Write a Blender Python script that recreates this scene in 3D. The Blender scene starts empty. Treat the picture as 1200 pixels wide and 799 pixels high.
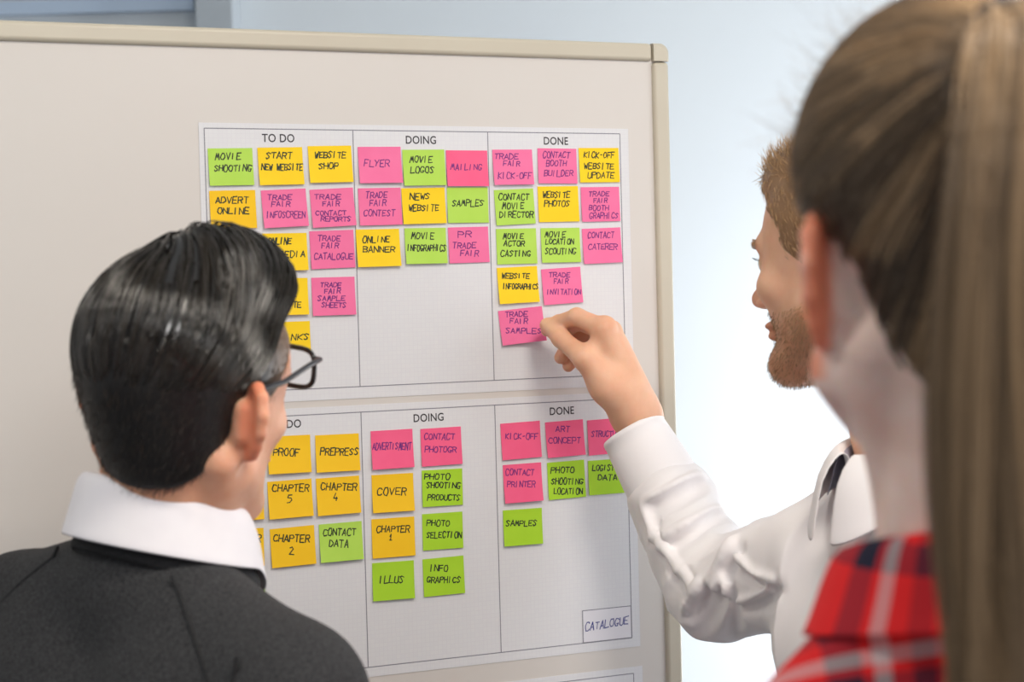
import bpy, math, random
import numpy as np
from mathutils import Matrix, Vector

random.seed(7)
rng = np.random.default_rng(7)
S = bpy.context.scene
COL = S.collection
R_ = math.radians

# ------------------------------------------------------------------ camera
FPX, CX, CY = 2000.0, 600.0, 399.5
CAM = np.array([0.0, 0.0, 1.6])
_p, _r = R_(-1.5), R_(1.5)
FW = np.array([0, math.cos(_p), math.sin(_p)])
_rt = np.array([1.0, 0, 0]); _up = np.cross(_rt, FW)
RT = _rt * math.cos(_r) - _up * math.sin(_r)
UP = _up * math.cos(_r) + _rt * math.sin(_r)
cd = bpy.data.cameras.new('camera'); cam = bpy.data.objects.new('camera', cd); COL.objects.link(cam)
cam.matrix_world = Matrix(((RT[0], UP[0], -FW[0], CAM[0]), (RT[1], UP[1], -FW[1], CAM[1]),
                           (RT[2], UP[2], -FW[2], CAM[2]), (0, 0, 0, 1)))
cd.sensor_width = 36; cd.lens = 36 * FPX / 1200; cd.clip_start = 0.05
cd.dof.use_dof = True; cd.dof.focus_distance = 1.93; cd.dof.aperture_fstop = 6.0
S.camera = cam
S.view_settings.view_transform = 'Standard'; S.view_settings.look = 'None'
S.view_settings.gamma = 1; S.view_settings.use_curve_mapping = False
S.view_settings.exposure = 0.07

# ------------------------------------------------------------------ light
w = bpy.data.worlds.new('world'); S.world = w; w.use_nodes = True
w.node_tree.nodes['Background'].inputs[0].default_value = (0.98, 0.98, 1.0, 1)
w.node_tree.nodes['Background'].inputs[1].default_value = 0.50

def area(name, loc, target, sx, sy, power, color):
    l = bpy.data.lights.new(name, 'AREA'); l.shape = 'RECTANGLE'; l.size = sx; l.size_y = sy
    l.energy = power; l.color = color
    o = bpy.data.objects.new(name, l); COL.objects.link(o); o.location = loc
    o.rotation_euler = (Vector(target) - Vector(loc)).to_track_quat('-Z', 'Y').to_euler()
    return o
area('ceiling_light_lamp', (0.55, 0.65, 2.62), (0.40, 1.0, 0), 0.45, 0.45, 18, (1.0, 0.91, 0.80))
area('ceiling_light_lamp', (-0.9, 0.60, 2.62), (-0.8, 0.8, 0), 0.22, 0.22, 8, (1.0, 0.94, 0.86))
area('ceiling_light_lamp', (0.75, -0.8, 2.62), (0.35, 1.2, 1.2), 0.9, 0.6, 15, (1.0, 0.98, 0.95))
area('window_daylight', (1.84, 3.35, 0.95), (0.30, 4.1, 1.0), 0.75, 1.3, 54, (0.98, 0.99, 1.0))  # added out of view to wash the back wall from the right
area('window_daylight', (1.84, 1.3, 1.7), (0.2, 1.5, 1.4), 1.2, 1.2, 11, (0.95, 0.97, 1.0))  # added side fill out of view, at the other opening

# ------------------------------------------------------------------ materials
def mat(name, col=(0.8, 0.8, 0.8), rough=0.5, **kw):
    m = bpy.data.materials.new(name); m.use_nodes = True
    b = m.node_tree.nodes['Principled BSDF']
    b.inputs['Base Color'].default_value = (*col, 1); b.inputs['Roughness'].default_value = rough
    for k, v in kw.items(): b.inputs[k.replace('_', ' ')].default_value = v
    return m
def nd(m, t, **kw):
    n = m.node_tree.nodes.new(t)
    for k, v in kw.items(): setattr(n, k, v)
    return n
def lk(m, a, b): m.node_tree.links.new(a, b)
def bsdf(m): return m.node_tree.nodes['Principled BSDF']
def mottled(name, c1, c2, scale=20, rough=0.6, bump=0.0, bscale=200, detail=4, **kw):
    m = mat(name, c1, rough, **kw); b = bsdf(m)
    tc = nd(m, 'ShaderNodeTexCoord'); n = nd(m, 'ShaderNodeTexNoise'); n.inputs['Scale'].default_value = scale
    n.inputs['Detail'].default_value = detail
    mx = nd(m, 'ShaderNodeMix', data_type='RGBA')
    mx.inputs[6].default_value = (*c1, 1); mx.inputs[7].default_value = (*c2, 1)
    lk(m, tc.outputs['Object'], n.inputs['Vector'])
    rp = nd(m, 'ShaderNodeMapRange'); rp.inputs[1].default_value = 0.3; rp.inputs[2].default_value = 0.7
    lk(m, n.outputs[0], rp.inputs[0]); lk(m, rp.outputs[0], mx.inputs[0]); lk(m, mx.outputs[2], b.inputs['Base Color'])
    if bump:
        n2 = nd(m, 'ShaderNodeTexNoise'); n2.inputs['Scale'].default_value = bscale
        lk(m, tc.outputs['Object'], n2.inputs['Vector'])
        bp = nd(m, 'ShaderNodeBump'); bp.inputs['Strength'].default_value = bump; bp.inputs['Distance'].default_value = 0.002
        lk(m, n2.outputs[0], bp.inputs['Height']); lk(m, bp.outputs[0], b.inputs['Normal'])
    return m
def s2l(*c): return tuple(((x / 255 + 0.055) / 1.055) ** 2.4 if x > 10 else x / 255 / 12.92 for x in c)

M_wall = mottled('wall_paint', s2l(216, 223, 228), s2l(213, 220, 226), 2, 0.8, 0.1, 300)
M_col = mottled('column_paint', s2l(176, 184, 190), s2l(170, 178, 186), 2, 0.8)
M_floor = mottled('floor_carpet', s2l(120, 122, 126), s2l(98, 100, 104), 60, 0.95, 0.4, 400)
M_ceil = mat('ceiling_paint', s2l(230, 230, 228), 0.9)
M_board = mottled('board_surface', s2l(214, 209, 204), s2l(211, 206, 201), 3, 0.42)
M_frame = mottled('frame_beige', s2l(200, 193, 176), s2l(196, 188, 171), 8, 0.38)
M_metal = mat('stand_metal', (0.45, 0.45, 0.46), 0.35, Metallic=0.9)
M_rubber = mat('rubber', (0.03, 0.03, 0.03), 0.6)
M_line = mat('printed_line', s2l(132, 132, 142), 0.7)
M_print = mat('printed_text', s2l(52, 48, 54), 0.7)
# chart paper with a faint 5 mm grid
M_paper = mat('chart_paper', s2l(221, 223, 226), 0.75)
def _grid():
    m = M_paper; tc = nd(m, 'ShaderNodeTexCoord'); b = nd(m, 'ShaderNodeTexBrick', offset=0.0, squash=1.0)
    b.inputs['Scale'].default_value = 1; b.inputs['Brick Width'].default_value = 0.005; b.inputs['Row Height'].default_value = 0.005
    b.inputs['Mortar Size'].default_value = 0.0003
    b.inputs['Color1'].default_value = (*s2l(223, 224, 227), 1); b.inputs['Color2'].default_value = (*s2l(221, 222, 226), 1)
    b.inputs['Mortar'].default_value = (*s2l(219, 219, 224), 1)
    lk(m, tc.outputs['Object'], b.inputs['Vector']); lk(m, b.outputs['Color'], bsdf(m).inputs['Base Color'])
_grid()
NOTE = {'y': ('yellow', s2l(250, 212, 8), s2l(248, 207, 0)), 'o': ('yellow', s2l(248, 200, 10), s2l(246, 195, 2)),
        'g': ('light green', s2l(182, 222, 88), s2l(176, 218, 80)), 'l': ('lime green', s2l(172, 218, 42), s2l(165, 213, 34)),
        'p': ('pink', s2l(244, 118, 166), s2l(240, 110, 160)), 'r': ('bright pink', s2l(248, 98, 142), s2l(244, 90, 136))}
M_note = {k: mottled('note_' + v[0].replace(' ', '_'), v[1], v[2], 30, 0.7, Subsurface_Weight=0.0) for k, v in NOTE.items()}
M_ink_k = mat('black_marker', s2l(30, 45, 25), 0.6)
M_ink_v = mat('violet_marker', s2l(112, 28, 120), 0.6)
M_ink_b = mat('blue_marker', s2l(52, 60, 140), 0.6)

def skin_mat(name, base, red, rough=0.48):
    m = mottled(name, base, tuple(x * y for x, y in zip(base, (0.93, 0.84, 0.8))), 45, rough, 0.12, 900,
                Subsurface_Weight=0.35, Subsurface_Scale=0.012, Specular_IOR_Level=0.4)
    b = bsdf(m); b.inputs['Subsurface Radius'].default_value = (1.0, 0.28, 0.14)
    at = nd(m, 'ShaderNodeAttribute', attribute_name='tint')
    mx = nd(m, 'ShaderNodeMix', data_type='RGBA', blend_type='MULTIPLY'); mx.inputs[0].default_value = 1
    src = b.inputs['Base Color'].links[0].from_socket
    lk(m, src, mx.inputs[6]); lk(m, at.outputs['Color'], mx.inputs[7]); lk(m, mx.outputs[2], b.inputs['Base Color'])
    return m
M_skin_l = skin_mat('skin_warm', s2l(226, 172, 142), None)
M_skin_w = skin_mat('skin_fair', s2l(232, 186, 156), None)
M_skin_f = skin_mat('skin_pale', s2l(246, 222, 212), None)

def hair_mat(name, c_dark, c_light, rough=0.3, spec=0.6, aniso=0.0):
    m = mat(name, c_dark, rough); b = bsdf(m); b.inputs['Specular IOR Level'].default_value = spec
    at = nd(m, 'ShaderNodeAttribute', attribute_name='tone')
    mx = nd(m, 'ShaderNodeMix', data_type='RGBA'); mx.inputs[6].default_value = (*c_dark, 1); mx.inputs[7].default_value = (*c_light, 1)
    lk(m, at.outputs['Fac'], mx.inputs[0]); lk(m, mx.outputs[2], b.inputs['Base Color'])
    return m
M_hair_l = hair_mat('black_hair', (0.004, 0.0035, 0.0035), (0.040, 0.030, 0.020), 0.19, 1.0)
M_hair_ls = hair_mat('black_short_hair', (0.006, 0.005, 0.005), (0.17, 0.105, 0.066), 0.45, 0.5)
M_hair_w = hair_mat('sandy_hair', s2l(120, 88, 58), s2l(206, 168, 122), 0.4, 0.5)
M_hair_f = hair_mat('brown_hair', s2l(50, 42, 38), s2l(206, 172, 132), 0.4, 0.5)
M_hair_fd = hair_mat('dark_brown_hair', s2l(46, 38, 34), s2l(118, 92, 68), 0.4, 0.5)

M_sweat = mottled('charcoal_knit', s2l(30, 31, 34), s2l(58, 59, 61), 420, 0.95, 0.5, 900, 2)
M_rib = mottled('charcoal_rib', s2l(26, 27, 30), s2l(40, 41, 43), 420, 0.95, 0.5, 900, 2)
M_shirt = mottled('white_cotton', s2l(238, 236, 240), s2l(232, 230, 236), 30, 0.75, 0.15, 1500)
M_shirt2 = mottled('white_poplin', s2l(244, 242, 243), s2l(240, 238, 240), 12, 0.7, 0.12, 1500)
M_gray = mat('grey_lining', s2l(150, 150, 168), 0.8)
M_btn = mat('button_pearl', s2l(206, 196, 178), 0.35)
M_trs = mottled('navy_cloth', s2l(40, 44, 58), s2l(34, 37, 50), 200, 0.9)
M_shoe = mat('black_leather', (0.02, 0.02, 0.02), 0.35)
M_glassframe = mat('black_acetate', (0.012, 0.012, 0.014), 0.22)
M_temple = mat('dark_grey_temple', s2l(42, 44, 50), 0.35)
M_lens = mat('lens_glass', (1, 1, 1), 0.02, Transmission_Weight=1.0, IOR=1.02)
M_eye = mat('eyeball', s2l(225, 222, 218), 0.15)
M_iris = mat('iris', s2l(70, 90, 100), 0.1)

def plaid():
    m = mat('red_plaid', s2l(200, 22, 30), 0.85); b = bsdf(m)
    at = nd(m, 'ShaderNodeAttribute', attribute_name='cloth'); sx = nd(m, 'ShaderNodeSeparateXYZ')
    lk(m, at.outputs['Vector'], sx.inputs[0])
    def band(sock, period, stops, off):
        a = nd(m, 'ShaderNodeMath', operation='MULTIPLY_ADD'); a.inputs[1].default_value = 1 / period; a.inputs[2].default_value = off
        f = nd(m, 'ShaderNodeMath', operation='FRACT'); lk(m, sock, a.inputs[0]); lk(m, a.outputs[0], f.inputs[0])
        r = nd(m, 'ShaderNodeValToRGB'); r.color_ramp.interpolation = 'CONSTANT'; e = r.color_ramp.elements
        while len(e) > 1: e.remove(e[-1])
        e[0].position = 0; e[0].color = (*stops[0][1], 1)
        for p_, c in stops[1:]: x = e.new(p_); x.color = (*c, 1)
        lk(m, f.outputs[0], r.inputs[0]); return r.outputs[0]
    red, navy, wht, mar = s2l(246, 30, 34), s2l(24, 26, 52), s2l(232, 205, 205), s2l(140, 20, 40)
    st = [(0, red), (0.34, navy), (0.52, red), (0.58, wht), (0.67, red), (0.78, mar), (0.9, red)]
    u = band(sx.outputs[0], 0.088, st, 0.30); v = band(sx.outputs[1], 0.088, st, 0.12)
    ck = nd(m, 'ShaderNodeTexChecker'); ck.inputs['Scale'].default_value = 900
    lk(m, at.outputs['Vector'], ck.inputs['Vector'])
    mx = nd(m, 'ShaderNodeMix', data_type='RGBA'); mx.inputs[0].default_value = 0.5
    lk(m, u, mx.inputs[6]); lk(m, v, mx.inputs[7]); lk(m, mx.outputs[2], b.inputs['Base Color'])
    return m
M_plaid = plaid()

# ------------------------------------------------------------------ helpers
def P(px, py, z):
    return CAM + z * (FW + (px - CX) / FPX * RT - (py - CY) / FPX * UP)

def mesh_obj(name, V, F, m, parent=None, loc=None, smooth=True, mats=None, midx=None):
    V = np.asarray(V, dtype=np.float32)
    if loc is not None: V = V - np.asarray(loc, dtype=np.float32)
    me = bpy.data.meshes.new(name)
    if isinstance(F, np.ndarray):
        n, k = F.shape
        me.vertices.add(len(V)); me.vertices.foreach_set('co', V.ravel())
        me.loops.add(n * k); me.loops.foreach_set('vertex_index', F.astype(np.int32).ravel())
        me.polygons.add(n); me.polygons.foreach_set('loop_start', np.arange(0, n * k, k, dtype=np.int32))
        me.update(calc_edges=True)
    else:
        me.from_pydata([tuple(v) for v in V], [], F)
    for mm in (mats or [m]): me.materials.append(mm)
    if midx is not None: me.polygons.foreach_set('material_index', midx)
    if smooth: me.polygons.foreach_set('use_smooth', [True] * len(me.polygons))
    me.update()
    o = bpy.data.objects.new(name, me); COL.objects.link(o)
    if parent is not None: o.parent = parent
    return o
def attr(o, name, arr):
    arr = np.asarray(arr, dtype=np.float32)
    if arr.ndim == 1:
        a = o.data.attributes.new(name, 'FLOAT', 'POINT'); a.data.foreach_set('value', arr)
    elif arr.shape[1] == 3:
        a = o.data.attributes.new(name, 'FLOAT_VECTOR', 'POINT'); a.data.foreach_set('vector', arr.ravel())
    else:
        a = o.data.color_attributes.new(name, 'FLOAT_COLOR', 'POINT'); a.data.foreach_set('color', arr.ravel())
def tag(o, label, cat, group=None, kind=None):
    o['label'] = label; o['category'] = cat
    if group: o['group'] = group
    if kind: o['kind'] = kind
    return o
def empty(name, loc):
    o = bpy.data.objects.new(name, None); COL.objects.link(o); o.location = [float(x) for x in loc]; o.empty_display_size = 0.05; return o
def label(o, t): o['label'] = t; return o

BOXF = [(0, 3, 2, 1), (4, 5, 6, 7), (0, 1, 5, 4), (1, 2, 6, 5), (2, 3, 7, 6), (3, 0, 4, 7)]
def boxv(x0, x1, y0, y1, z0, z1):
    return [(x0, y0, z0), (x1, y0, z0), (x1, y1, z0), (x0, y1, z0), (x0, y0, z1), (x1, y0, z1), (x1, y1, z1), (x0, y1, z1)]
def boxes(name, bl, m, parent=None, bevel=0.0):
    V, F = [], []
    for b in bl:
        n = len(V); V += boxv(*b); F += [tuple(i + n for i in f) for f in BOXF]
    o = mesh_obj(name, V, F, m, parent, smooth=False)
    if bevel:
        md = o.modifiers.new('bevel', 'BEVEL'); md.width = bevel; md.segments = 3
        o.data.polygons.foreach_set('use_smooth', [True] * len(o.data.polygons))
        md.harden_normals = True
    return o
def lathe(name, prof, m, parent=None, n=24, M=None):
    V = []; F = []
    for i in range(n):
        a = 2 * math.pi * i / n
        for r, z in prof: V.append((r * math.cos(a), r * math.sin(a), z))
    k = len(prof)
    for i in range(n):
        for j in range(k - 1):
            a, b = i * k + j, ((i + 1) % n) * k + j
            F.append((a, b, b + 1, a + 1))
    V = np.array(V)
    if M is not None: V = V @ M[:3, :3].T + M[:3, 3]
    return mesh_obj(name, V, F, m, parent)
def Mt(yaw=0, pitch=0, roll=0, t=(0, 0, 0)):
    m = Matrix.Rotation(R_(yaw), 4, 'Z') @ Matrix.Rotation(R_(pitch), 4, 'X') @ Matrix.Rotation(R_(roll), 4, 'Y')
    a = np.array(m, dtype=float); a[:3, 3] = t; return a
def xf(M, p):
    p = np.asarray(p, float); return p @ M[:3, :3].T + M[:3, 3]

# ---- distance-field modelling
class Field:
    def __init__(s, lo, hi, h):
        s.h = h; s.lo = np.array(lo, float)
        n = np.ceil((np.array(hi) - s.lo) / h).astype(int) + 1
        s.ax = [s.lo[i] + h * np.arange(n[i]) for i in range(3)]
        s.a = np.full(n, 0.5, np.float32); s.M = np.eye(4)
    def win(s, lo, hi):
        sl = []
        for i in range(3):
            a = max(0, int((lo[i] - s.lo[i]) / s.h)); b = min(len(s.ax[i]), int((hi[i] - s.lo[i]) / s.h) + 2)
            if b <= a: return None, None
            sl.append(slice(a, b))
        g = [s.ax[0][sl[0]][:, None, None].astype(np.float32), s.ax[1][sl[1]][None, :, None].astype(np.float32), s.ax[2][sl[2]][None, None, :].astype(np.float32)]
        return tuple(sl), g
    def put(s, sl, d, k, sub):
        a = s.a[sl]
        if sub: b = -d; q = np.maximum(k - np.abs(a - b), 0) / max(k, 1e-9); s.a[sl] = np.maximum(a, b) + q * q * k * 0.25
        else: q = np.maximum(k - np.abs(a - d), 0) / max(k, 1e-9); s.a[sl] = np.minimum(a, d) - q * q * k * 0.25
    def cone(s, a, b, r1, r2=None, k=0.01, sub=False, pad=0.0):
        r2 = r1 if r2 is None else r2
        a = xf(s.M, a); b = xf(s.M, b); m = max(r1, r2) + k + 4 * s.h + pad
        sl, g = s.win(np.minimum(a, b) - m, np.maximum(a, b) + m)
        if sl is None: return
        d = b - a; L = max(float(d @ d), 1e-9)
        q = [g[i] - np.float32(a[i]) for i in range(3)]
        t = np.clip((q[0] * d[0] + q[1] * d[1] + q[2] * d[2]) / L, 0, 1).astype(np.float32)
        D = np.sqrt(sum((q[i] - t * np.float32(d[i])) ** 2 for i in range(3))) - (r1 + (r2 - r1) * t)
        s.put(sl, D.astype(np.float32), k, sub)
    def path(s, pts, rs, k=0.01, sub=False):
        for i in range(len(pts) - 1):
            s.cone(pts[i], pts[i + 1], rs[i] if np.ndim(rs) else rs, rs[i + 1] if np.ndim(rs) else rs, k, sub)
    def ell(s, c, r, k=0.01, sub=False, R=None, pad=0.0):
        c = xf(s.M, c); RR = s.M[:3, :3] if R is None else s.M[:3, :3] @ R
        m = max(r) + k + 4 * s.h + pad
        sl, g = s.win(c - m, c + m)
        if sl is None: return
        q = [g[i] - np.float32(c[i]) for i in range(3)]
        l = [q[0] * RR[0, i] + q[1] * RR[1, i] + q[2] * RR[2, i] for i in range(3)]
        k0 = np.sqrt(sum((l[i] / r[i]) ** 2 for i in range(3))); k1 = np.sqrt(sum((l[i] / r[i] ** 2) ** 2 for i in range(3)))
        s.put(sl, (k0 * (k0 - 1) / np.maximum(k1, 1e-4)).astype(np.float32), k, sub)
    def ball(s, c, r, k=0.01, sub=False): s.ell(c, (r, r, r), k, sub)
    def cut(s, fn, k=0.004):
        g = [s.ax[0][:, None, None], s.ax[1][None, :, None], s.ax[2][None, None, :]]
        d = np.broadcast_to(fn(*g), s.a.shape).astype(np.float32)
        q = np.maximum(k - np.abs(s.a - d), 0) / k; s.a = np.maximum(s.a, d) + q * q * k * 0.25
    def sample(s, p):
        q = (p - s.lo) / s.h; n = np.array(s.a.shape)
        q = np.clip(q, 0, n - 1.001); i = q.astype(int); f = q - i
        o = 0
        for dx in (0, 1):
            for dy in (0, 1):
                for dz in (0, 1):
                    wt = (f[:, 0] if dx else 1 - f[:, 0]) * (f[:, 1] if dy else 1 - f[:, 1]) * (f[:, 2] if dz else 1 - f[:, 2])
                    o = o + wt * s.a[i[:, 0] + dx, i[:, 1] + dy, i[:, 2] + dz]
        return o
    def grad(s, p):
        e = s.h * 1.5; g = np.stack([s.sample(p + e * np.eye(3)[i]) - s.sample(p - e * np.eye(3)[i]) for i in range(3)], 1)
        return g / np.maximum(np.linalg.norm(g, axis=1, keepdims=True), 1e-9)
    def mesh(s):
        A = s.a; A[0] = A[-1] = 0.5; A[:, 0] = A[:, -1] = 0.5; A[:, :, 0] = A[:, :, -1] = 0.5
        I = A < 0
        c = [I[x:I.shape[0] - 1 + x, y:I.shape[1] - 1 + y, z:I.shape[2] - 1 + z] for x in (0, 1) for y in (0, 1) for z in (0, 1)]
        an = c[0].copy(); al = c[0].copy()
        for q in c[1:]: an |= q; al &= q
        act = np.argwhere(an & ~al)
        idm = np.full(an.shape, -1, np.int32); idm[act[:, 0], act[:, 1], act[:, 2]] = np.arange(len(act))
        offs = [(x, y, z) for x in (0, 1) for y in (0, 1) for z in (0, 1)]
        val = {o: A[act[:, 0] + o[0], act[:, 1] + o[1], act[:, 2] + o[2]] for o in offs}
        sm = np.zeros((len(act), 3)); cn = np.zeros(len(act))
        for o in offs:
            for ax in range(3):
                if o[ax]: continue
                o2 = tuple(1 if i == ax else o[i] for i in range(3)); a, b = val[o], val[o2]
                ch = (a < 0) != (b < 0); t = np.where(ch, a / np.where(ch, a - b, 1), 0)
                for i in range(3): sm[:, i] += np.where(ch, o[i] + (t if i == ax else 0), 0)
                cn += ch
        V = s.lo + s.h * (act + sm / cn[:, None])
        Fs = []
        for ax in range(3):
            u, v = (ax + 1) % 3, (ax + 2) % 3
            sl0 = [slice(None)] * 3; sl1 = [slice(None)] * 3; sl0[ax] = slice(0, -1); sl1[ax] = slice(1, None)
            e = np.argwhere(I[tuple(sl0)] != I[tuple(sl1)])
            e = e[(e[:, u] > 0) & (e[:, v] > 0)]
            ins = I[e[:, 0], e[:, 1], e[:, 2]]
            def cell(du, dv):
                q = e.copy(); q[:, u] -= du; q[:, v] -= dv; return idm[q[:, 0], q[:, 1], q[:, 2]]
            f = np.stack([cell(1, 1), cell(0, 1), cell(0, 0), cell(1, 0)], 1)
            f[~ins] = f[~ins][:, ::-1]; Fs.append(f)
        return V, np.concatenate(Fs)
def vnormals(V, F):
    n = np.cross(V[F[:, 2]] - V[F[:, 0]], V[F[:, 3]] - V[F[:, 1]]); N = np.zeros_like(V)
    for i in range(4):
        for c in range(3): N[:, c] += np.bincount(F[:, i], n[:, c], len(V))
    return N / np.maximum(np.linalg.norm(N, axis=1, keepdims=True), 1e-12)
def relax(V, F, it=1, f=0.5):
    for _ in range(it):
        A = np.zeros_like(V); c = np.zeros(len(V))
        for i in range(4):
            j = (i + 1) % 4
            for a, b in ((F[:, i], F[:, j]), (F[:, j], F[:, i])):
                for k in range(3): A[:, k] += np.bincount(a, V[b, k], len(V))
                c += np.bincount(a, minlength=len(V))
        V = V + f * (A / np.maximum(c, 1)[:, None] - V)
    return V
_lat = rng.random((32, 32, 32)).astype(np.float32)
def noise3(p):
    i = np.floor(p).astype(int); f = p - i; f = f * f * (3 - 2 * f); o = 0
    for dx in (0, 1):
        for dy in (0, 1):
            for dz in (0, 1):
                wt = (f[:, 0] if dx else 1 - f[:, 0]) * (f[:, 1] if dy else 1 - f[:, 1]) * (f[:, 2] if dz else 1 - f[:, 2])
                o = o + wt * _lat[(i[:, 0] + dx) % 32, (i[:, 1] + dy) % 32, (i[:, 2] + dz) % 32]
    return o
def folds(V, d, freq, stretch=6, seed=0):
    d = np.asarray(d, float) / np.linalg.norm(d)
    q = V - (1 - 1 / stretch) * (V @ d)[:, None] * d
    q = q * freq + seed
    q = q + 0.35 * noise3(q * 1.7 + 5)[:, None]
    return 1 - np.abs(2 * noise3(q) - 1) * 1.0
def smooth01(x): x = np.clip(x, 0, 1); return x * x * (3 - 2 * x)

# ---- strands
def tubes(paths, rad, sides=3):
    N, K, _ = paths.shape
    T = np.gradient(paths, axis=1); T /= np.maximum(np.linalg.norm(T, axis=2, keepdims=True), 1e-9)
    ref = np.array([0.31, 0.17, 0.93]); a = np.cross(T, ref); a /= np.maximum(np.linalg.norm(a, axis=2, keepdims=True), 1e-9)
    b = np.cross(T, a)
    V = np.empty((N, K, sides, 3))
    for s in range(sides):
        an = 2 * math.pi * s / sides
        V[:, :, s] = paths + rad[:, :, None] * (a * math.cos(an) + b * math.sin(an))
    base = (np.arange(N) * K * sides)[:, None, None]
    k = (np.arange(K - 1) * sides)[None, :, None]; s = np.arange(sides)[None, None, :]; s2 = (s + 1) % sides
    F = np.stack([base + k + s, base + k + s2, base + k + sides + s2, base + k + sides + s], -1).reshape(-1, 4)
    return V.reshape(-1, 3), F
def trace(F, p, dirf, steps, step, off):
    """grow guide paths over the surface of field F"""
    out = [p.copy()]; L = np.broadcast_to(np.asarray(step, float), (len(p),))
    for i in range(steps):
        n = F.grad(p); d = dirf(p, n, i)
        d = d - (d * n).sum(1, keepdims=True) * n; d /= np.maximum(np.linalg.norm(d, axis=1, keepdims=True), 1e-9)
        p = p + d * L[:, None]
        for _ in range(2):
            n = F.grad(p); p = p - n * (F.sample(p) - off)[:, None]
        out.append(p.copy())
    return np.stack(out, 1)
def clump(G, per, r, shrink, Ffield=None, thick=0.0):
    """per strands around each guide"""
    N, K, _ = G.shape
    T = np.gradient(G, axis=1); T /= np.maximum(np.linalg.norm(T, axis=2, keepdims=True), 1e-9)
    up = Ffield.grad(G.reshape(-1, 3)).reshape(N, K, 3) if Ffield is not None else np.broadcast_to(np.array([0.2, -1, 0.1]), T.shape)
    B = np.cross(T, up); B /= np.maximum(np.linalg.norm(B, axis=2, keepdims=True), 1e-9); U = np.cross(B, T)
    t = np.linspace(0, 1, K)[None, None, :, None]
    x = rng.uniform(-1, 1, (N, per, 1, 1)); y = rng.random((N, per, 1, 1)) * np.sqrt(np.maximum(1 - x * x, 0))
    sc = 1 - shrink * t
    ph = rng.random((N, per, 1, 1)) * 6.28
    wv = 0.12 * np.sin(t * 7 + ph)
    Q = G[:, None] + (x + wv) * r * sc * B[:, None] + (y * thick * sc) * U[:, None]
    return Q.reshape(N * per, K, 3)
def strands_obj(name, Q, r, tone, m, parent, loc, M=None, tip=0.25, tone_t=None):
    N, K, _ = Q.shape
    rad = r * (1 - (1 - tip) * np.linspace(0, 1, K)[None, :] ** 2) * np.ones((N, 1))
    if M is not None: Q = xf(M, Q.reshape(-1, 3)).reshape(Q.shape)
    V, F = tubes(Q, rad)
    o = mesh_obj(name, V, F, m, parent, loc)
    tt = np.broadcast_to(np.asarray(tone)[:, None], (N, K)) if np.ndim(tone) == 1 else tone
    attr(o, 'tone', np.repeat(np.clip(tt, 0, 1).reshape(-1), 3)); o['kind'] = 'stuff'
    return o

# ------------------------------------------------------------------ room
def struct(name, bl, m, bevel=0):
    o = boxes(name, bl, m, None, bevel); o['kind'] = 'structure'; return o
YW = 4.1
struct('floor', [(-3.2, 1.9, -1.6, YW, -0.05, 0)], M_floor)
struct('wall_back', [(-3.2, 1.9, YW, YW + 0.1, 0, 2.75)], M_wall)
struct('wall_left', [(-3.3, -3.2, -1.6, YW + 0.1, 0, 2.75)], M_wall)
struct('ceiling', [(-3.3, 2.0, -1.6, YW + 0.1, 2.75, 2.85)], M_ceil)
# right wall with two openings, put in to house the added side lights
struct('wall_right', [(1.9, 2.0, -1.6, YW + 0.1, 0, 0.35), (1.9, 2.0, -1.6, YW + 0.1, 2.4, 2.75),
                      (1.9, 2.0, -1.6, 0.6, 0.35, 2.4), (1.9, 2.0, 2.0, 2.9, 0.35, 2.4), (1.9, 2.0, 3.8, YW + 0.1, 0.35, 2.4)], M_wall)
for i, (a, b) in enumerate(((0.6, 2.0), (2.9, 3.8))):  # frames for the added openings, out of view
    struct('window_%d' % (i + 1), [(1.92, 1.98, a, b, 0.35, 0.41), (1.92, 1.98, a, b, 2.34, 2.4), (1.92, 1.98, a, a + 0.06, 0.41, 2.34),
                                   (1.92, 1.98, b - 0.06, b, 0.41, 2.34)], M_frame)
struct('baseboard_back', [(-3.2, 1.9, YW - 0.015, YW, 0, 0.08)], M_frame)
xa = P(232, 20, 4.0)[0]; xb = P(276, 20, 4.0)[0]
struct('pillar_back', [(xa, xb, YW - 0.12, YW, 0, 2.75)], M_col, 0.004)
# strip left of the pillar, coloured blue to hint at a reflection
M_blue = mat('blue_glass_panel', s2l(196, 214, 236), 0.15)
gp = struct('trim_1', [(-2.9, xa - 0.02, YW - 0.03, YW, 2.3, 2.33)], M_blue)
# ceiling lights
for i, (x, y) in enumerate(((0.55, 0.65), (-0.9, 0.6))):
    e = empty('ceiling_light', (x, y, 2.75))
    tag(e, ['square recessed ceiling light over the woman in the plaid shirt', 'square recessed ceiling light over the dark-haired man'][i], 'light', 'ceiling lights')
    boxes('housing', [(-0.34, 0.34, -0.34, -0.3, -0.09, 0), (-0.34, 0.34, 0.3, 0.34, -0.09, 0), (-0.34, -0.3, -0.3, 0.3, -0.09, 0), (0.3, 0.34, -0.3, 0.3, -0.09, 0)], M_frame, e)

# ------------------------------------------------------------------ board
TH = R_(22.5)
BU = np.array([math.cos(TH), math.sin(TH), 0]); BW = np.array([0, 0, 1.0]); BN = np.cross(BU, BW)
B0 = P(600, 399.5, 1.965)
def onb(px, py):
    """point of the board plane seen at a pixel, as (u, v) along the board"""
    d = FW + (px - CX) / FPX * RT - (py - CY) / FPX * UP
    t = ((B0 - CAM) @ BN) / (d @ BN); q = CAM + t * d - B0
    return np.array([q @ BU, q @ BW])
BM = np.eye(4); BM[:3, 0] = BU; BM[:3, 1] = BW; BM[:3, 2] = BN; BM[:3, 3] = B0
BMAT = Matrix(BM.tolist())

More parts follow.
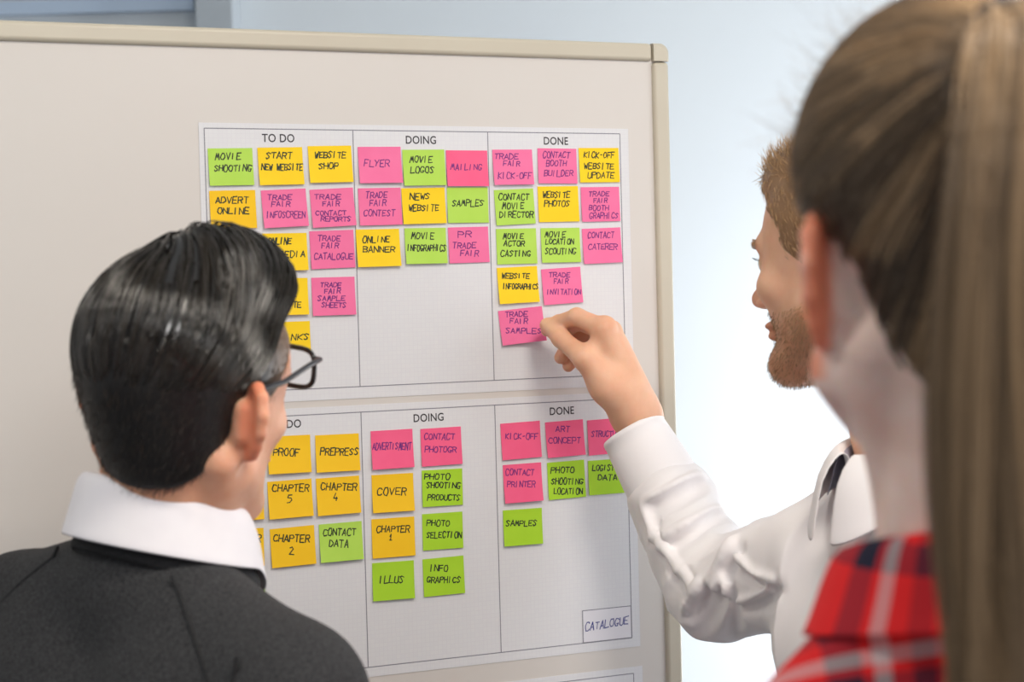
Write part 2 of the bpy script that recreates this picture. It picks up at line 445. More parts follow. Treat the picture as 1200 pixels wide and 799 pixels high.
tr = onb(781, 52); inn = onb(765, 73); FWD = 0.021
X1, Z1 = tr[0], tr[1]; X0 = X1 - 1.55; Z0 = Z1 - 1.22
board = empty('pinboard', (0, 0, 0)); board.matrix_world = BMAT @ Matrix.Translation((0, Z0, 0))
tag(board, 'large off-white mobile pinboard with beige frame covered in charts and sticky notes', 'board')
dz = -Z0
def bl(name, b, m, bev=0): return boxes(name, [(b[0], b[1], b[2] + dz, b[3] + dz, b[4], b[5])], m, board, bev)
bl('surface', (X0 + 0.01, X1 - 0.01, Z0 + 0.01, Z1 - 0.01, -0.02, 0), M_board)
T = FWD
bl('frame_rail', (X0 + T, X1 - T - 0.0006, Z1 - T, Z1, -0.028, 0.006), M_frame, 0.005)
bl('frame_rail', (X0 + T, X1 - T, Z0, Z0 + T, -0.028, 0.006), M_frame, 0.005)
bl('frame_rail', (X1 - T, X1, Z0 + T, Z1 - T - 0.0006, -0.028, 0.006), M_frame, 0.005)
bl('frame_rail', (X0, X0 + T, Z0 + T, Z1 - T, -0.028, 0.006), M_frame, 0.005)
def corner(cx, cz, sx, sz):
    n = 8; pts = [(0, 0)] + [(T * math.cos(a), T * math.sin(a)) for a in np.linspace(0, math.pi / 2, n)]
    pr = [(0, 0), (T * 1.0, 0)] + [(T - 0.012 + 0.012 * math.cos(a), T - 0.012 + 0.012 * math.sin(a)) for a in np.linspace(0, math.pi / 2, n)] + [(0, T)]
    V = []; k = len(pr)
    for z in (-0.028, 0.0045): V += [(cx + sx * p[0], cz + sz * p[1] + dz, z) for p in pr]
    V += [(cx + sx * max(0, (p[0] - 0.003) if p[0] > 0.003 else p[0]), cz + sz * max(0, (p[1] - 0.003) if p[1] > 0.003 else p[1]) + dz, 0.0075) for p in pr]
    F = [tuple(range(2 * k, 3 * k)), tuple(range(k))[::-1]]
    for j in (0, k):
        for i in range(k): F.append((j + i, j + (i + 1) % k, j + k + (i + 1) % k, j + k + i))
    if sx * sz < 0: F = [f[::-1] for f in F]
    mesh_obj('frame_corner', V, F, M_frame, board, smooth=False)
corner(X1 - T, Z1 - T, 1, 1); corner(X0 + T, Z1 - T, -1, 1); corner(X1 - T, Z0 + T, 1, -1); corner(X0 + T, Z0 + T, -1, -1)
zf = -B0[2]
for sx in (X0 + 0.05, X1 - 0.09):
    bl('leg', (sx, sx + 0.04, zf + 0.06, Z0 + 0.5, -0.068, -0.029), M_metal, 0.004)
    bl('foot', (sx, sx + 0.04, zf + 0.05, zf + 0.09, -0.33, 0.23), M_metal, 0.004)
    for zz in (-0.3, 0.2):
        Mw = np.eye(4); Mw[:3, :3] = np.array([[0, 0, 1], [1, 0, 0], [0, 1, 0.0]]); Mw[:3, 3] = (sx + 0.008, zf + 0.025 + dz, zz)
        lathe('castor', [(0, 0), (0.022, 0), (0.025, 0.004), (0.025, 0.02), (0.022, 0.024), (0, 0.024)], M_rubber, board, 20, Mw)
bl('crossbar', (X0 + 0.09, X1 - 0.09, Z0 - 0.35, Z0 - 0.31, -0.065, -0.03), M_metal, 0.004)

# ------------------------------------------------------------------ charts
def text_mesh(name, s, h, xs, m, parent, loc):
    c = bpy.data.curves.new(name, 'FONT'); c.body = s; c.size = h / 0.7; c.align_x = 'CENTER'; c.extrude = 0.00003
    c.offset = 0.00016; c.space_character = 1.05; c.resolution_u = 4
    t = bpy.data.objects.new(name, c); COL.objects.link(t); dg = bpy.context.evaluated_depsgraph_get()
    me = bpy.data.meshes.new_from_object(t.evaluated_get(dg)); bpy.data.objects.remove(t)
    o = bpy.data.objects.new(name, me); COL.objects.link(o); o.parent = parent; o.location = loc; o.scale = (xs, 1, 1)
    me.materials.clear(); me.materials.append(m); return o
PT = 0.0004
def chart(paper, outline, cols, heads, lab, extra=()):
    """paper/outline: (left, top, right, bottom) in board u,v; cols: u of the dividers"""
    l, t, r, b = paper; cx, cy = (l + r) / 2, (t + b) / 2
    e = empty('kanban_chart', (0, 0, 0)); e.matrix_world = BMAT @ Matrix.Translation((cx, cy, 0.0002))
    tag(e, lab, 'chart')
    boxes('sheet', [(l - cx, r - cx, b - cy, t - cy, 0, PT)], M_paper, e)
    L, Tt, Rr, Bb = outline; wl = 0.00052; z0, z1 = PT, PT + 0.0001
    lines = [(L, Rr, Tt - wl, Tt + wl), (L, Rr, Bb - wl, Bb + wl), (L - wl, L + wl, Bb, Tt), (Rr - wl, Rr + wl, Bb, Tt)] + \
            [(c - wl, c + wl, Bb, Tt) for c in cols]
    for q in lines: boxes('printed_line', [(q[0] - cx, q[1] - cx, q[2] - cy, q[3] - cy, z0, z1)], M_line, e)
    for s, u, v, h in heads: text_mesh('heading', s, h, 0.86, M_print, e, (u - cx, v - cy, PT + 0.0001))
    return e
a_, b_ = onb(239, 150), onb(727, 157); c_, d_ = onb(579, 444.5), onb(732, 439.5)
L1, T1, R1, Bt1 = a_[0], (a_[1] + b_[1]) / 2, (b_[0] + d_[0]) / 2, (c_[1] + d_[1]) / 2
hd = lambda s, px, py: (s, onb(px, py)[0], onb(px, py + 4.5)[1], 0.0088)
chart((L1 - 0.006, T1 + 0.006, R1 + 0.011, Bt1 - 0.013), (L1, T1, R1, Bt1),
      [(onb(413, 152)[0] + onb(422, 452)[0]) / 2, (onb(570.5, 155)[0] + onb(579.5, 444)[0]) / 2],
      [hd('TO DO', 326, 162), hd('DOING', 493, 164), hd('DONE', 651, 165)],
      'upper white planning chart with TO DO, DOING and DONE columns on the pinboard')
t2 = (onb(579, 474.5)[1] + onb(345, 487)[1]) / 2; b2 = (onb(740, 748)[1] + onb(430, 781)[1]) / 2
R2 = (onb(736, 560)[0] + onb(740, 748)[0]) / 2
ch2 = chart((L1 - 0.006, t2 + 0.008, R2 + 0.011, b2 - 0.011), (L1 + 0.002, t2, R2, b2),
      [(onb(424, 484)[0] + onb(430, 780)[0]) / 2, (onb(579.5, 475)[0] + onb(587, 762)[0]) / 2],
      [hd('TO DO', 334, 497), hd('DOING', 502, 489), hd('DONE', 658, 481)],
      'lower white planning chart with TO DO, DOING and DONE columns on the pinboard')
t3 = onb(740, 789)[1]
chart((L1 - 0.004, t3 + 0.008, R2 + 0.013, t3 - 0.3), (L1 + 0.004, t3, R2 + 0.001, t3 - 0.285),
      [onb(431, 800)[0], onb(588, 800)[0]], [], 'third white chart at the foot of the pinboard, only its top edge in view')

# ------------------------------------------------------------------ handwriting
GL = {'A': '00 26 40|12 32', 'B': '00 06 36 45 33 03|33 42 41 30 00', 'C': '45 36 16 04 02 10 30 41', 'D': '00 06 26 44 42 20 00',
      'E': '46 06 00 40|03 33', 'F': '46 06 00|03 33', 'G': '45 36 16 04 02 10 30 42 22', 'H': '00 06|40 46|03 43', 'I': '20 26',
      'J': '46 41 20 01', 'K': '00 06|46 03 40', 'L': '06 00 40', 'M': '00 16 22 36 40', 'N': '00 06 40 46', 'O': '16 04 02 10 30 42 44 36 16',
      'P': '00 06 36 45 44 33 03', 'Q': '16 04 02 10 30 42 44 36 16|22 40', 'R': '00 06 36 45 44 33 03|23 40', 'S': '45 26 05 14 32 31 10 01',
      'T': '06 46|26 20', 'U': '06 01 20 41 46', 'V': '06 20 46', 'W': '06 10 24 30 46', 'X': '00 46|06 40', 'Y': '06 23 46|23 10',
      'Z': '06 46 00 40', '-': '13 33', '1': '04 26 20|00 40', '2': '05 26 35 34 00 40', '3': '06 36 24 42 20 01', '4': '26 02 42|33 30',
      '5': '46 16 04 34 42 20 00', '6': '36 13 01 20 41 33 12', "'": '26 24'}
def script(text, x0, x1, yc, h, wd):
    """ribbon quads for one handwritten line: list of 4-point polygons in 2-D"""
    n = len(text); ad = (x1 - x0) / max(n - 0.25, 1); gw = ad * 0.75; out = []; y = yc
    for i, ch in enumerate(text):
        if ch not in GL: continue
        cw = gw * (0.5 if ch in "I1'" else 1); sc = h * random.uniform(0.86, 1.08); dy = random.uniform(-0.06, 0.06) * h
        for st in GL[ch].split('|'):
            pts = []
            for c in st.split():
                gx, gy = int(c[0]) / 4, int(c[1]) / 6
                gx += random.uniform(-0.07, 0.07); gy += random.uniform(-0.05, 0.05)
                pts.append(np.array([x0 + i * ad + gx * cw + 0.16 * sc * (gy - 0.5), y + dy + (gy - 0.5) * sc]))
            for p_, q_ in zip(pts[:-1], pts[1:]):
                d = q_ - p_; L = np.linalg.norm(d)
                if L < 1e-6: continue
                d /= L; nn = np.array([-d[1], d[0]]) * wd * random.uniform(0.8, 1.15) / 2; e = d * wd * 0.35
                out.append([p_ - e - nn, q_ + e - nn, q_ + e + nn, p_ - e + nn])
    return out

CROPS = {'A': (230, 140, 4.438), 'B': (480, 140, 4.438), 'C': (230, 300, 4.438), 'D': (480, 300, 4.438), 'E': (260, 480, 3.475),
         'F': (480, 470, 3.996), 'G': (480, 630, 3.75)}
# crop, colour, corners TL TR BR BL, lines (text, x0, x1, y), label
UP_, LO_ = 'the upper chart', 'the lower chart'
N = [
 ('A','g',(57,152,290,148,298,342,68,345),[('MOVIE',98,230,192),('SHOOTING',92,285,253)],'movie shooting, top left of the upper chart'),
 ('A','y',(315,148,550,143,557,338,327,343),[('START',362,495,187),('NEW WEBSITE',338,550,248)],'start new website, under the upper TO DO heading'),
 ('A','y',(577,140,805,135,810,325,588,332),[('WEBSITE',615,775,185),('SHOP',635,735,243)],'website shop, on the upper chart'),
 ('A','p',(838,143,1060,142,1068,330,845,333),[('FLYER',872,1000,228)],'flyer, top of the upper DOING column'),
 ('A','o',(65,372,305,366,313,565,75,570),[('ADVERT',100,268,420),('ONLINE',110,272,475)],'advert online, above the dark-haired man\'s head'),
 ('A','p',(335,370,567,358,580,552,348,568),[('TRADE',370,495,405),('FAIR',390,485,440),('INFOSCREEN',362,562,495)],'trade fair info screen'),
 ('A','p',(587,365,812,355,828,550,603,565),[('TRADE',612,750,403),('FAIR',655,742,438),('CONTACT',618,775,487),('REPORTS',645,798,518)],'trade fair contact reports'),
 ('A','p',(838,358,1060,355,1068,547,848,552),[('TRADE',880,992,393),('FAIR',900,985,433),('CONTEST',868,1030,487)],'trade fair contest'),
 ('A','y',(340,595,575,588,575,782,350,790),[('ONLINE',375,492,632),('MEDIA',430,563,700)],'half hidden behind the dark hair, its writing ending in DIA'),
 ('A','p',(585,580,815,575,825,768,597,780),[('TRADE',632,748,618),('FAIR',650,738,655),('CATALOGUE',612,812,712)],'trade fair catalogue'),
 ('A','y',(825,573,1055,568,1058,762,838,768),[('ONLINE',865,1003,623),('BANNER',865,1028,675)],'online banner'),
 ('B','g',(-40,160,178,155,185,343,-33,345),[('MOVIE',0,115,207),('LOGOS',2,122,262)],'movie logos'),
 ('B','r',(187,160,402,163,405,345,192,350),[('MAILING',212,372,248)],'mailing'),
 ('B','p',(427,157,635,157,640,338,435,342),[('TRADE',440,562,192),('FAIR',485,570,230),('KICK-OFF',455,628,292)],'trade fair kick-off'),
 ('B','p',(662,150,865,153,868,335,667,332),[('CONTACT',692,830,185),('BOOTH',708,812,228),('BUILDER',697,845,280)],'contact booth builder, under the upper DONE heading'),
 ('B','y',(877,150,1085,147,1088,325,882,330),[('KICK-OFF',905,1062,185),('WEBSITE',905,1058,243),('UPDATE',922,1060,290)],'kick-off website update'),
 ('B','y',(-45,360,180,352,187,540,-37,545),[('NEWS',0,102,400),('WEBSITE',-8,148,460)],'news website'),
 ('B','g',(190,352,405,355,408,535,198,540),[('SAMPLES',220,382,435)],'samples, on the upper chart under the mailing note'),
 ('B','g',(437,368,640,358,652,540,447,553),[('CONTACT',462,618,403),('MOVIE',480,592,450),('DIRECTOR',465,640,495)],'contact movie director'),
 ('B','y',(665,350,872,345,880,530,668,535),[('WEBSITE',692,830,392),('PHOTOS',700,828,437)],'website photos'),
 ('B','p',(887,353,1087,350,1092,528,893,533),[('TRADE',930,1035,387),('FAIR',955,1025,422),('BOOTH',930,1032,460),('GRAPHICS',932,1080,500)],'trade fair booth graphics'),
 ('B','g',(-30,567,187,562,190,748,-22,752),[('MOVIE',8,125,605),('INFOGRAPHICS',-15,184,668)],'movie infographics'),
 ('B','p',(197,562,405,557,413,742,205,748),[('PR',250,318,597),('TRADE',222,342,655),('FAIR',262,355,695)],'PR trade fair'),
 ('B','g',(447,570,655,565,660,748,453,755),[('MOVIE',485,590,607),('ACTOR',488,595,645),('CASTING',472,625,697)],'movie actor casting'),
 ('B','g',(678,565,882,563,885,742,685,745),[('MOVIE',702,808,597),('LOCATION',705,850,635),('SCOUTING',702,860,685)],'movie location scouting'),
 ('B','p',(893,567,1092,563,1103,742,903,752),[('CONTACT',925,1060,602),('CATERER',927,1075,662)],'contact caterer, at the right edge of the upper chart'),
 ('C','y',(345,118,578,112,580,303,350,310),[('SOCIAL',400,520,200),('SITE',455,540,253)],'mostly hidden behind the dark hair beside the sample sheets note'),
 ('C','y',(355,345,588,338,595,535,362,545),[('LINKS',430,582,420)],'behind the dark-haired man\'s forehead, its writing ending in KS'),
 ('C','p',(597,112,820,108,828,303,603,312),[('TRADE',645,752,150),('FAIR',665,748,182),('SAMPLE',630,770,220),('SHEETS',650,775,255)],'trade fair sample sheets'),
 ('D','y',(450,60,660,53,670,238,463,250),[('WEBSITE',478,620,103),('INFOGRAPHICS',482,664,158)],'website infographics'),
 ('D','p',(680,68,885,57,897,240,695,255),[('TRADE',722,832,97),('FAIR',748,822,130),('INVITATION',710,885,187)],'trade fair invitation, above the hand'),
 ('D','p',(457,280,665,267,695,440,477,462),[('TRADE',495,605,302),('FAIR',520,605,338),('SAMPLES',497,668,388)],'trade fair samples, its edge held between the man\'s thumb and finger'),
 ('E','o',(183,108,357,103,362,252,187,262),[('PROOF',208,313,172)],'proof'),
 ('E','o',(-10,115,160,110,165,262,-5,270),[('LAYOUT',30,140,180)],'mostly hidden behind the jaw of the dark-haired man'),
 ('E','o',(378,103,555,97,560,245,382,255),[('PREPRESS',400,553,170)],'prepress'),
 ('E','o',(-8,300,165,293,170,443,-5,455),[('CHAPTER',20,155,345),('6',60,78,388)],'chapter six'),
 ('E','o',(183,293,363,280,370,430,190,445),[('CHAPTER',205,353,318),('5',265,288,362)],'chapter five'),
 ('E','o',(380,280,557,268,563,418,388,430),[('CHAPTER',403,548,313),('4',453,473,352)],'chapter four'),
 ('E','o',(-5,488,167,483,172,633,0,645),[('CHAPTER',22,158,522)],'beside the white collar, its writing ending in TER'),
 ('E','o',(193,485,373,470,382,625,202,643),[('CHAPTER',210,355,523),('2',273,297,572)],'chapter two'),
 ('E','g',(392,465,567,455,573,605,400,622),[('CONTACT',412,543,498),('DATA',435,512,543)],'contact data'),
 ('E','l',(0,668,172,660,175,810,5,820),[('PRINT',65,148,702)],'peeking over the shoulder of the dark sweater'),
 ('E','r',(603,85,773,80,780,232,610,243),[('ADVERTISMENT',612,768,148)],'advertisement'),
 ('E','o',(607,265,777,258,780,408,612,420),[('COVER',632,748,332)],'cover'),
 ('E','o',(605,443,780,437,787,593,613,603),[('CHAPTER',630,762,485),('1',682,704,518)],'chapter one'),
 ('E','l',(608,622,780,615,782,765,615,778),[('ILLUS',640,737,690)],'illus'),
 ('F','r',(48,128,238,120,243,290,55,308),[('CONTACT',68,208,165),('PHOTOGR',70,215,225)],'contact photographer'),
 ('F','l',(53,322,243,317,248,485,60,493),[('PHOTO',68,187,353),('SHOOTING',78,235,393),('PRODUCTS',82,232,450)],'photo shooting products'),
 ('F','l',(55,525,245,520,248,683,62,700),[('PHOTO',80,185,570),('SELECTION',78,240,625)],'photo selection'),
 ('F','r',(420,102,605,95,618,262,433,273),[('KICK-OFF',447,597,163)],'kick-off, top left of the lower DONE column'),
 ('F','r',(630,97,808,87,818,250,642,263),[('ART',682,748,130),('CONCEPT',648,795,183)],'art concept'),
 ('F','r',(828,88,1010,78,1020,240,837,252),[('STRUCTURE',850,995,152)],'structure, partly behind the wrist and cuff'),
 ('F','r',(432,295,613,290,620,462,443,478),[('CONTACT',448,580,332),('PRINTER',455,583,388)],'contact printer'),
 ('F','l',(640,287,815,275,822,445,650,462),[('PHOTO',660,768,322),('SHOOTING',662,808,375),('LOCATION',673,805,420)],'photo shooting location'),
 ('F','l',(830,277,1000,270,1007,430,840,437),[('LOGISTIC',855,990,312),('DATA',880,968,355)],'logistic data, its corner behind the white cuff'),
 ('F','l',(433,510,615,500,622,668,440,675),[('SAMPLES',450,592,570)],'samples, alone at the foot of the lower DONE column'),
 ('G','l',(53,92,235,80,240,240,63,260),[('INFO',88,165,133),('GRAPHICS',75,220,183)],'info graphics, lowest of the lower DOING column'),
]
HGT = {'A': 34, 'B': 34, 'C': 32, 'D': 30, 'E': 30, 'F': 30, 'G': 28}
held_note = None
for ci, (cr, colk, q, lines, lab) in enumerate(N):
    ox, oy, sc = CROPS[cr]
    c = [onb(ox + q[2 * i] / sc, oy + q[2 * i + 1] / sc) for i in range(4)]
    ctr = sum(c) / 4; ux = (c[1] - c[0] + c[2] - c[3]) / 2; uy = (c[0] - c[3] + c[1] - c[2]) / 2
    W_, H_ = np.linalg.norm(ux), np.linalg.norm(uy); an = math.atan2(ux[1], ux[0]) * 0.5 + math.atan2(-uy[0], uy[1]) * 0.5
    held = 'held between' in lab
    lift = random.uniform(0.0012, 0.0042); curl = random.uniform(-0.0008, 0.0008)
    if held: lift = 0.004
    def zoff(x, y):
        t = 0.5 - y / H_
        z = 0.0009 + lift * t ** 1.8 + curl * (x / W_) * t
        if held: z += 0.013 * max(0, x / W_ + 0.25) ** 1.5
        return z
    nx, ny = (10, 10) if held else (3, 7)
    V, F = [], []
    for s in (0, 1):
        for j in range(ny + 1):
            for i in range(nx + 1):
                x, y = (i / nx - 0.5) * W_, (j / ny - 0.5) * H_
                V.append((x, y, zoff(x, y) - 0.0002 * (1 - s)))
    k = (nx + 1) * (ny + 1); idx = lambda i, j, s: s * k + j * (nx + 1) + i
    for j in range(ny):
        for i in range(nx):
            F.append((idx(i, j, 1), idx(i + 1, j, 1), idx(i + 1, j + 1, 1), idx(i, j + 1, 1)))
            F.append((idx(i, j, 0), idx(i, j + 1, 0), idx(i + 1, j + 1, 0), idx(i + 1, j, 0)))
    for i in range(nx):
        F.append((idx(i, 0, 0), idx(i + 1, 0, 0), idx(i + 1, 0, 1), idx(i, 0, 1))); F.append((idx(i, ny, 0), idx(i, ny, 1), idx(i + 1, ny, 1), idx(i + 1, ny, 0)))
    for j in range(ny):
        F.append((idx(0, j, 0), idx(0, j, 1), idx(0, j + 1, 1), idx(0, j + 1, 0))); F.append((idx(nx, j, 0), idx(nx, j + 1, 0), idx(nx, j + 1, 1), idx(nx, j, 1)))
    o = mesh_obj('sticky_note', V, F, M_note[colk], smooth=False)
    o.matrix_world = BMAT @ Matrix.Translation((ctr[0], ctr[1], PT)) @ Matrix.Rotation(an, 4, 'Z')
    upper = cr in 'ABCD'
    hid = 'hidden' in lab or 'ending in' in lab or 'peeking' in lab
    nm = NOTE[colk][0]
    if hid: txt = '%s sticky note %s' % (nm, lab)
    else: txt = '%s sticky note reading %s' % (nm, lab)
    if not hid and len(txt.split()) < 11 and 'chart' not in lab and 'column' not in lab: txt += ', on ' + (UP_ if upper else LO_)
    tag(o, txt, 'sticky note', 'sticky notes on ' + (UP_ if upper else LO_))
    TV, TF = [], []; ca, sa = math.cos(-an), math.sin(-an)
    def loc2(px, py):
        p_ = onb(ox + px / sc, oy + py / sc) - ctr; return np.array([p_[0] * ca - p_[1] * sa, p_[0] * sa + p_[1] * ca])
    wd = 0.00105 if colk in 'pr' else 0.00125
    for (s, x0, x1, yy) in lines:
        a, b = loc2(x0, yy), loc2(x1, yy); gap = min([abs(yy - l_[3]) for l_ in lines if l_[3] != yy] or [99]); mh = min(HGT[cr], gap * 0.80) / sc * 0.0009
        sl = (b[1] - a[1]) / (b[0] - a[0])
        for poly in script(s, a[0], b[0], (a[1] + b[1]) / 2, mh, wd):
            n0 = len(TV)
            for p_ in poly:
                y = p_[1] + sl * (p_[0] - (a[0] + b[0]) / 2); x = min(max(p_[0], -W_ / 2), W_ / 2)
                TV.append((x, y, zoff(x, y) + 0.00012))
            TF.append((n0, n0 + 1, n0 + 2, n0 + 3))
    h = mesh_obj('handwriting', TV, TF, M_ink_v if colk in 'pr' else M_ink_k, o, smooth=False)
    if held: held_note = o
# catalogue box on the lower chart
ox, oy, sc = CROPS['G']
c = [onb(ox + x / sc, oy + y / sc) for x, y in ((757, 318), (975, 297), (977, 440), (760, 465))]
u0, u1, v0, v1 = (c[0][0] + c[3][0]) / 2, R2, b2, (c[0][1] + c[1][1]) / 2
e = empty('title_card', (0, 0, 0)); e.matrix_world = BMAT @ Matrix.Translation(((u0 + u1) / 2, (v0 + v1) / 2, 0.0007))
tag(e, 'small white card reading catalogue in blue, bottom right corner of the lower chart', 'card')
hw, hh = (u1 - u0) / 2, (v1 - v0) / 2
boxes('card', [(-hw, hw, -hh, hh, 0, 0.0003)], mat('card_paper', s2l(226, 225, 232), 0.7), e)
for q in ((-hw, hw, hh - 0.001, hh), (-hw, hw, -hh, -hh + 0.001), (-hw, -hw + 0.001, -hh, hh), (hw - 0.001, hw, -hh, hh)):
    boxes('printed_line', [(*q, 0.0003, 0.0004)], M_line, e)
TV, TF = [], []
for poly in script('CATALOGUE', -hw * 0.88, hw * 0.86, 0.001, 0.009, 0.0011):
    n0 = len(TV); TV += [(p_[0], p_[1] + 0.06 * p_[0], 0.0005) for p_ in poly]; TF.append((n0, n0 + 1, n0 + 2, n0 + 3))
mesh_obj('handwriting', TV, TF, M_ink_b, e, smooth=False)

# ------------------------------------------------------------------ people: shared anatomy
def head_field(F, M, fem=False, ear=True, nose=1.0, jaw=1.0, es=1.0, flare=33, cr=1.0, ck=1.0):
    o = F.M; F.M = M
    F.ell((0, -0.010, 0.034), (0.075 * cr, 0.096 * cr, 0.083), 0.01)
    F.ell((0, 0.026, -0.006), (0.064, 0.062, 0.076), 0.02)
    F.ell((0, 0.036, -0.048), (0.048 * jaw, 0.048, 0.046), 0.02)
    F.ell((0, 0.000, -0.040), (0.060 * jaw, 0.055, 0.045), 0.02)
    for s in (-1, 1):
        F.cone((s * 0.054 * jaw, 0.002, -0.058), (s * 0.017 * jaw, 0.062, -0.098), 0.017, 0.017, 0.022)
        F.ell((s * 0.043, 0.058, -0.026), (0.018 * ck, 0.020 * ck, 0.016 * ck), 0.018)
        F.cone((s * 0.040, 0.074, 0.017), (s * 0.010, 0.084, 0.015), 0.008, 0.007, 0.012)
        F.ell((s * 0.031, 0.096, -0.003), (0.016, 0.014, 0.011), 0.008, True)
        F.ball((s * 0.031, 0.072, -0.002), 0.0128, 0.004)
        F.ell((s * 0.031, 0.088, -0.003), (0.011, 0.008, 0.0035), 0.002, True)
    F.ell((0, 0.072, -0.100), (0.020, 0.016, 0.017), 0.016)
    F.cone((0, 0.082, 0.010), (0, 0.104 + 0.004 * nose, -0.033), 0.0055, 0.0085, 0.010)
    F.ell((0, 0.106 + 0.004 * nose, -0.037), (0.0095, 0.0095, 0.0085), 0.006)
    for s in (-1, 1): F.ell((s * 0.011, 0.097, -0.041), (0.0068, 0.010, 0.006), 0.006)
    F.ell((0, 0.088, -0.064), (0.023, 0.0095, 0.006), 0.007); F.ell((0, 0.087, -0.0745), (0.019, 0.0095, 0.0065), 0.006)
    F.ell((0, 0.100, -0.0690), (0.021, 0.0085, 0.0012), 0.003, True)
    F.ell((0, 0.098, -0.085), (0.016, 0.010, 0.006), 0.008, True)
    if ear:
        for s in (-1, 1):
            fl = R_(flare)
            def E(u, v, w_=0):
                u, v, w_ = u * es, v * es, w_ * es
                return (s * (0.0735 + u * math.sin(fl) + w_ * math.cos(fl)), -0.012 - u * math.cos(fl) + w_ * math.sin(fl), -0.012 + v)
            Rr = np.array(Matrix.Rotation(-s * (math.pi / 2 - fl), 3, 'Z'))
            hp = [(-0.007, 0.004), (-0.008, 0.018), (0.000, 0.029), (0.012, 0.032), (0.023, 0.025), (0.027, 0.010), (0.024, -0.006), (0.016, -0.019), (0.007, -0.028)]
            F.path([E(*p_, 0.002) for p_ in hp], [0.0035, 0.0042, 0.0044, 0.0046, 0.0046, 0.0044, 0.0042, 0.004, 0.005], 0.003)
            for (u, v, a, b) in ((0.009, 0.006, 0.016, 0.024), (0.007, -0.016, 0.012, 0.014)):
                ux = np.array([s * math.sin(fl), -math.cos(fl), 0]); wx = np.array([s * math.cos(fl), math.sin(fl), 0])
                RR = np.stack([ux, np.array([0, 0, 1.0]), wx], 1)
                F.ell(E(u, v, -0.001), (a, b, 0.0035), 0.004, R=RR)
            F.ball(E(0.000, -0.027, 0.001), 0.0068, 0.004)
            F.path([E(0.018, -0.008, 0.003), E(0.019, 0.008, 0.003), E(0.010, 0.020, 0.003)], 0.0028, 0.003)
            F.ell(E(0.005, -0.006, 0.007), (0.009, 0.009, 0.009), 0.003, True)
            F.cone(E(0.004, -0.010, -0.008), E(0.004, 0.012, -0.008), 0.009, 0.009, 0.006)
            F.ball(E(-0.008, -0.006, 0.003), 0.0042, 0.004)
    F.M = o
def cranium(F, off, c=(0, -0.010, 0.034), r=(0.075, 0.096, 0.083), k=0.01):
    F.ell(c, tuple(x + off for x in r), k)
def eyes(M, parent, loc):
    for s in (-1, 1):
        Me = M.copy(); Me[:3, 3] = xf(M, (s * 0.031, 0.0735, -0.002))
        Me[:3, :3] = M[:3, :3] @ np.array(Matrix.Rotation(R_(-90), 3, 'X'))
        pr = [(0.0122 * math.sin(a), 0.0122 * math.cos(a)) for a in np.linspace(0, math.pi, 14)]
        V = []; F = []; n = 20
        for i in range(n):
            a = 2 * math.pi * i / n
            V += [(r * math.cos(a), r * math.sin(a), z) for r, z in pr]
        V = np.array(V) @ Me[:3, :3].T + Me[:3, 3]
        mi = []
        for i in range(n):
            for j in range(13): F.append((i * 14 + j, i * 14 + j + 1, ((i + 1) % n) * 14 + j + 1, ((i + 1) % n) * 14 + j)); mi.append(1 if j < 3 else 0)
        o = mesh_obj('eyeball', V, F, None, parent, loc, mats=[M_eye, M_iris], midx=mi)
def tint_arr(n): return np.ones((n, 4), np.float32)
def skin_obj(name, V, F, m, parent, loc, M, beard=0.0, earred=0.35):
    o = mesh_obj(name, V, F, m, parent, loc)
    L = (V - M[:3, 3]) @ M[:3, :3]
    t = tint_arr(len(V))
    er = (np.abs(L[:, 0]) < 0.11) * smooth01((np.abs(L[:, 0]) - 0.072) / 0.008) * (np.abs(L[:, 2] + 0.01) < 0.05) * (np.abs(L[:, 1] + 0.02) < 0.05)
    er = er * (1 - 0.75 * smooth01((np.abs(L[:, 0]) - 0.089) / 0.006))  # ears: own redness plus light shining through painted in, rim kept paler
    lip = np.exp(-((L[:, 0] / 0.022) ** 4 + ((L[:, 2] + 0.069) / 0.011) ** 4)) * (L[:, 1] > 0.075) * (L[:, 1] < 0.13)
    nose = np.exp(-((L[:, 0] / 0.014) ** 2 + ((L[:, 2] + 0.037) / 0.014) ** 2)) * (L[:, 1] > 0.08) * (L[:, 1] < 0.13)
    for a, cc in ((er * earred, (1.0, 0.42, 0.26)), (lip * 0.3, (0.85, 0.5, 0.5)), (nose * 0.4, (1, 0.75, 0.7))):
        for c in range(3): t[:, c] *= 1 - a * (1 - cc[c])
    if beard:
        b = smooth01((-0.045 - L[:, 2] + 0.25 * (0.05 - L[:, 1])) / 0.025) * (L[:, 1] > -0.02) * (L[:, 1] < 0.13) * (np.abs(L[:, 0]) < 0.09) * (L[:, 2] > -0.14) * beard * (1 - lip)
        for c, cc in enumerate((0.62, 0.52, 0.42)): t[:, c] *= 1 - b * (1 - cc)
    attr(o, 'tint', t)
    return o
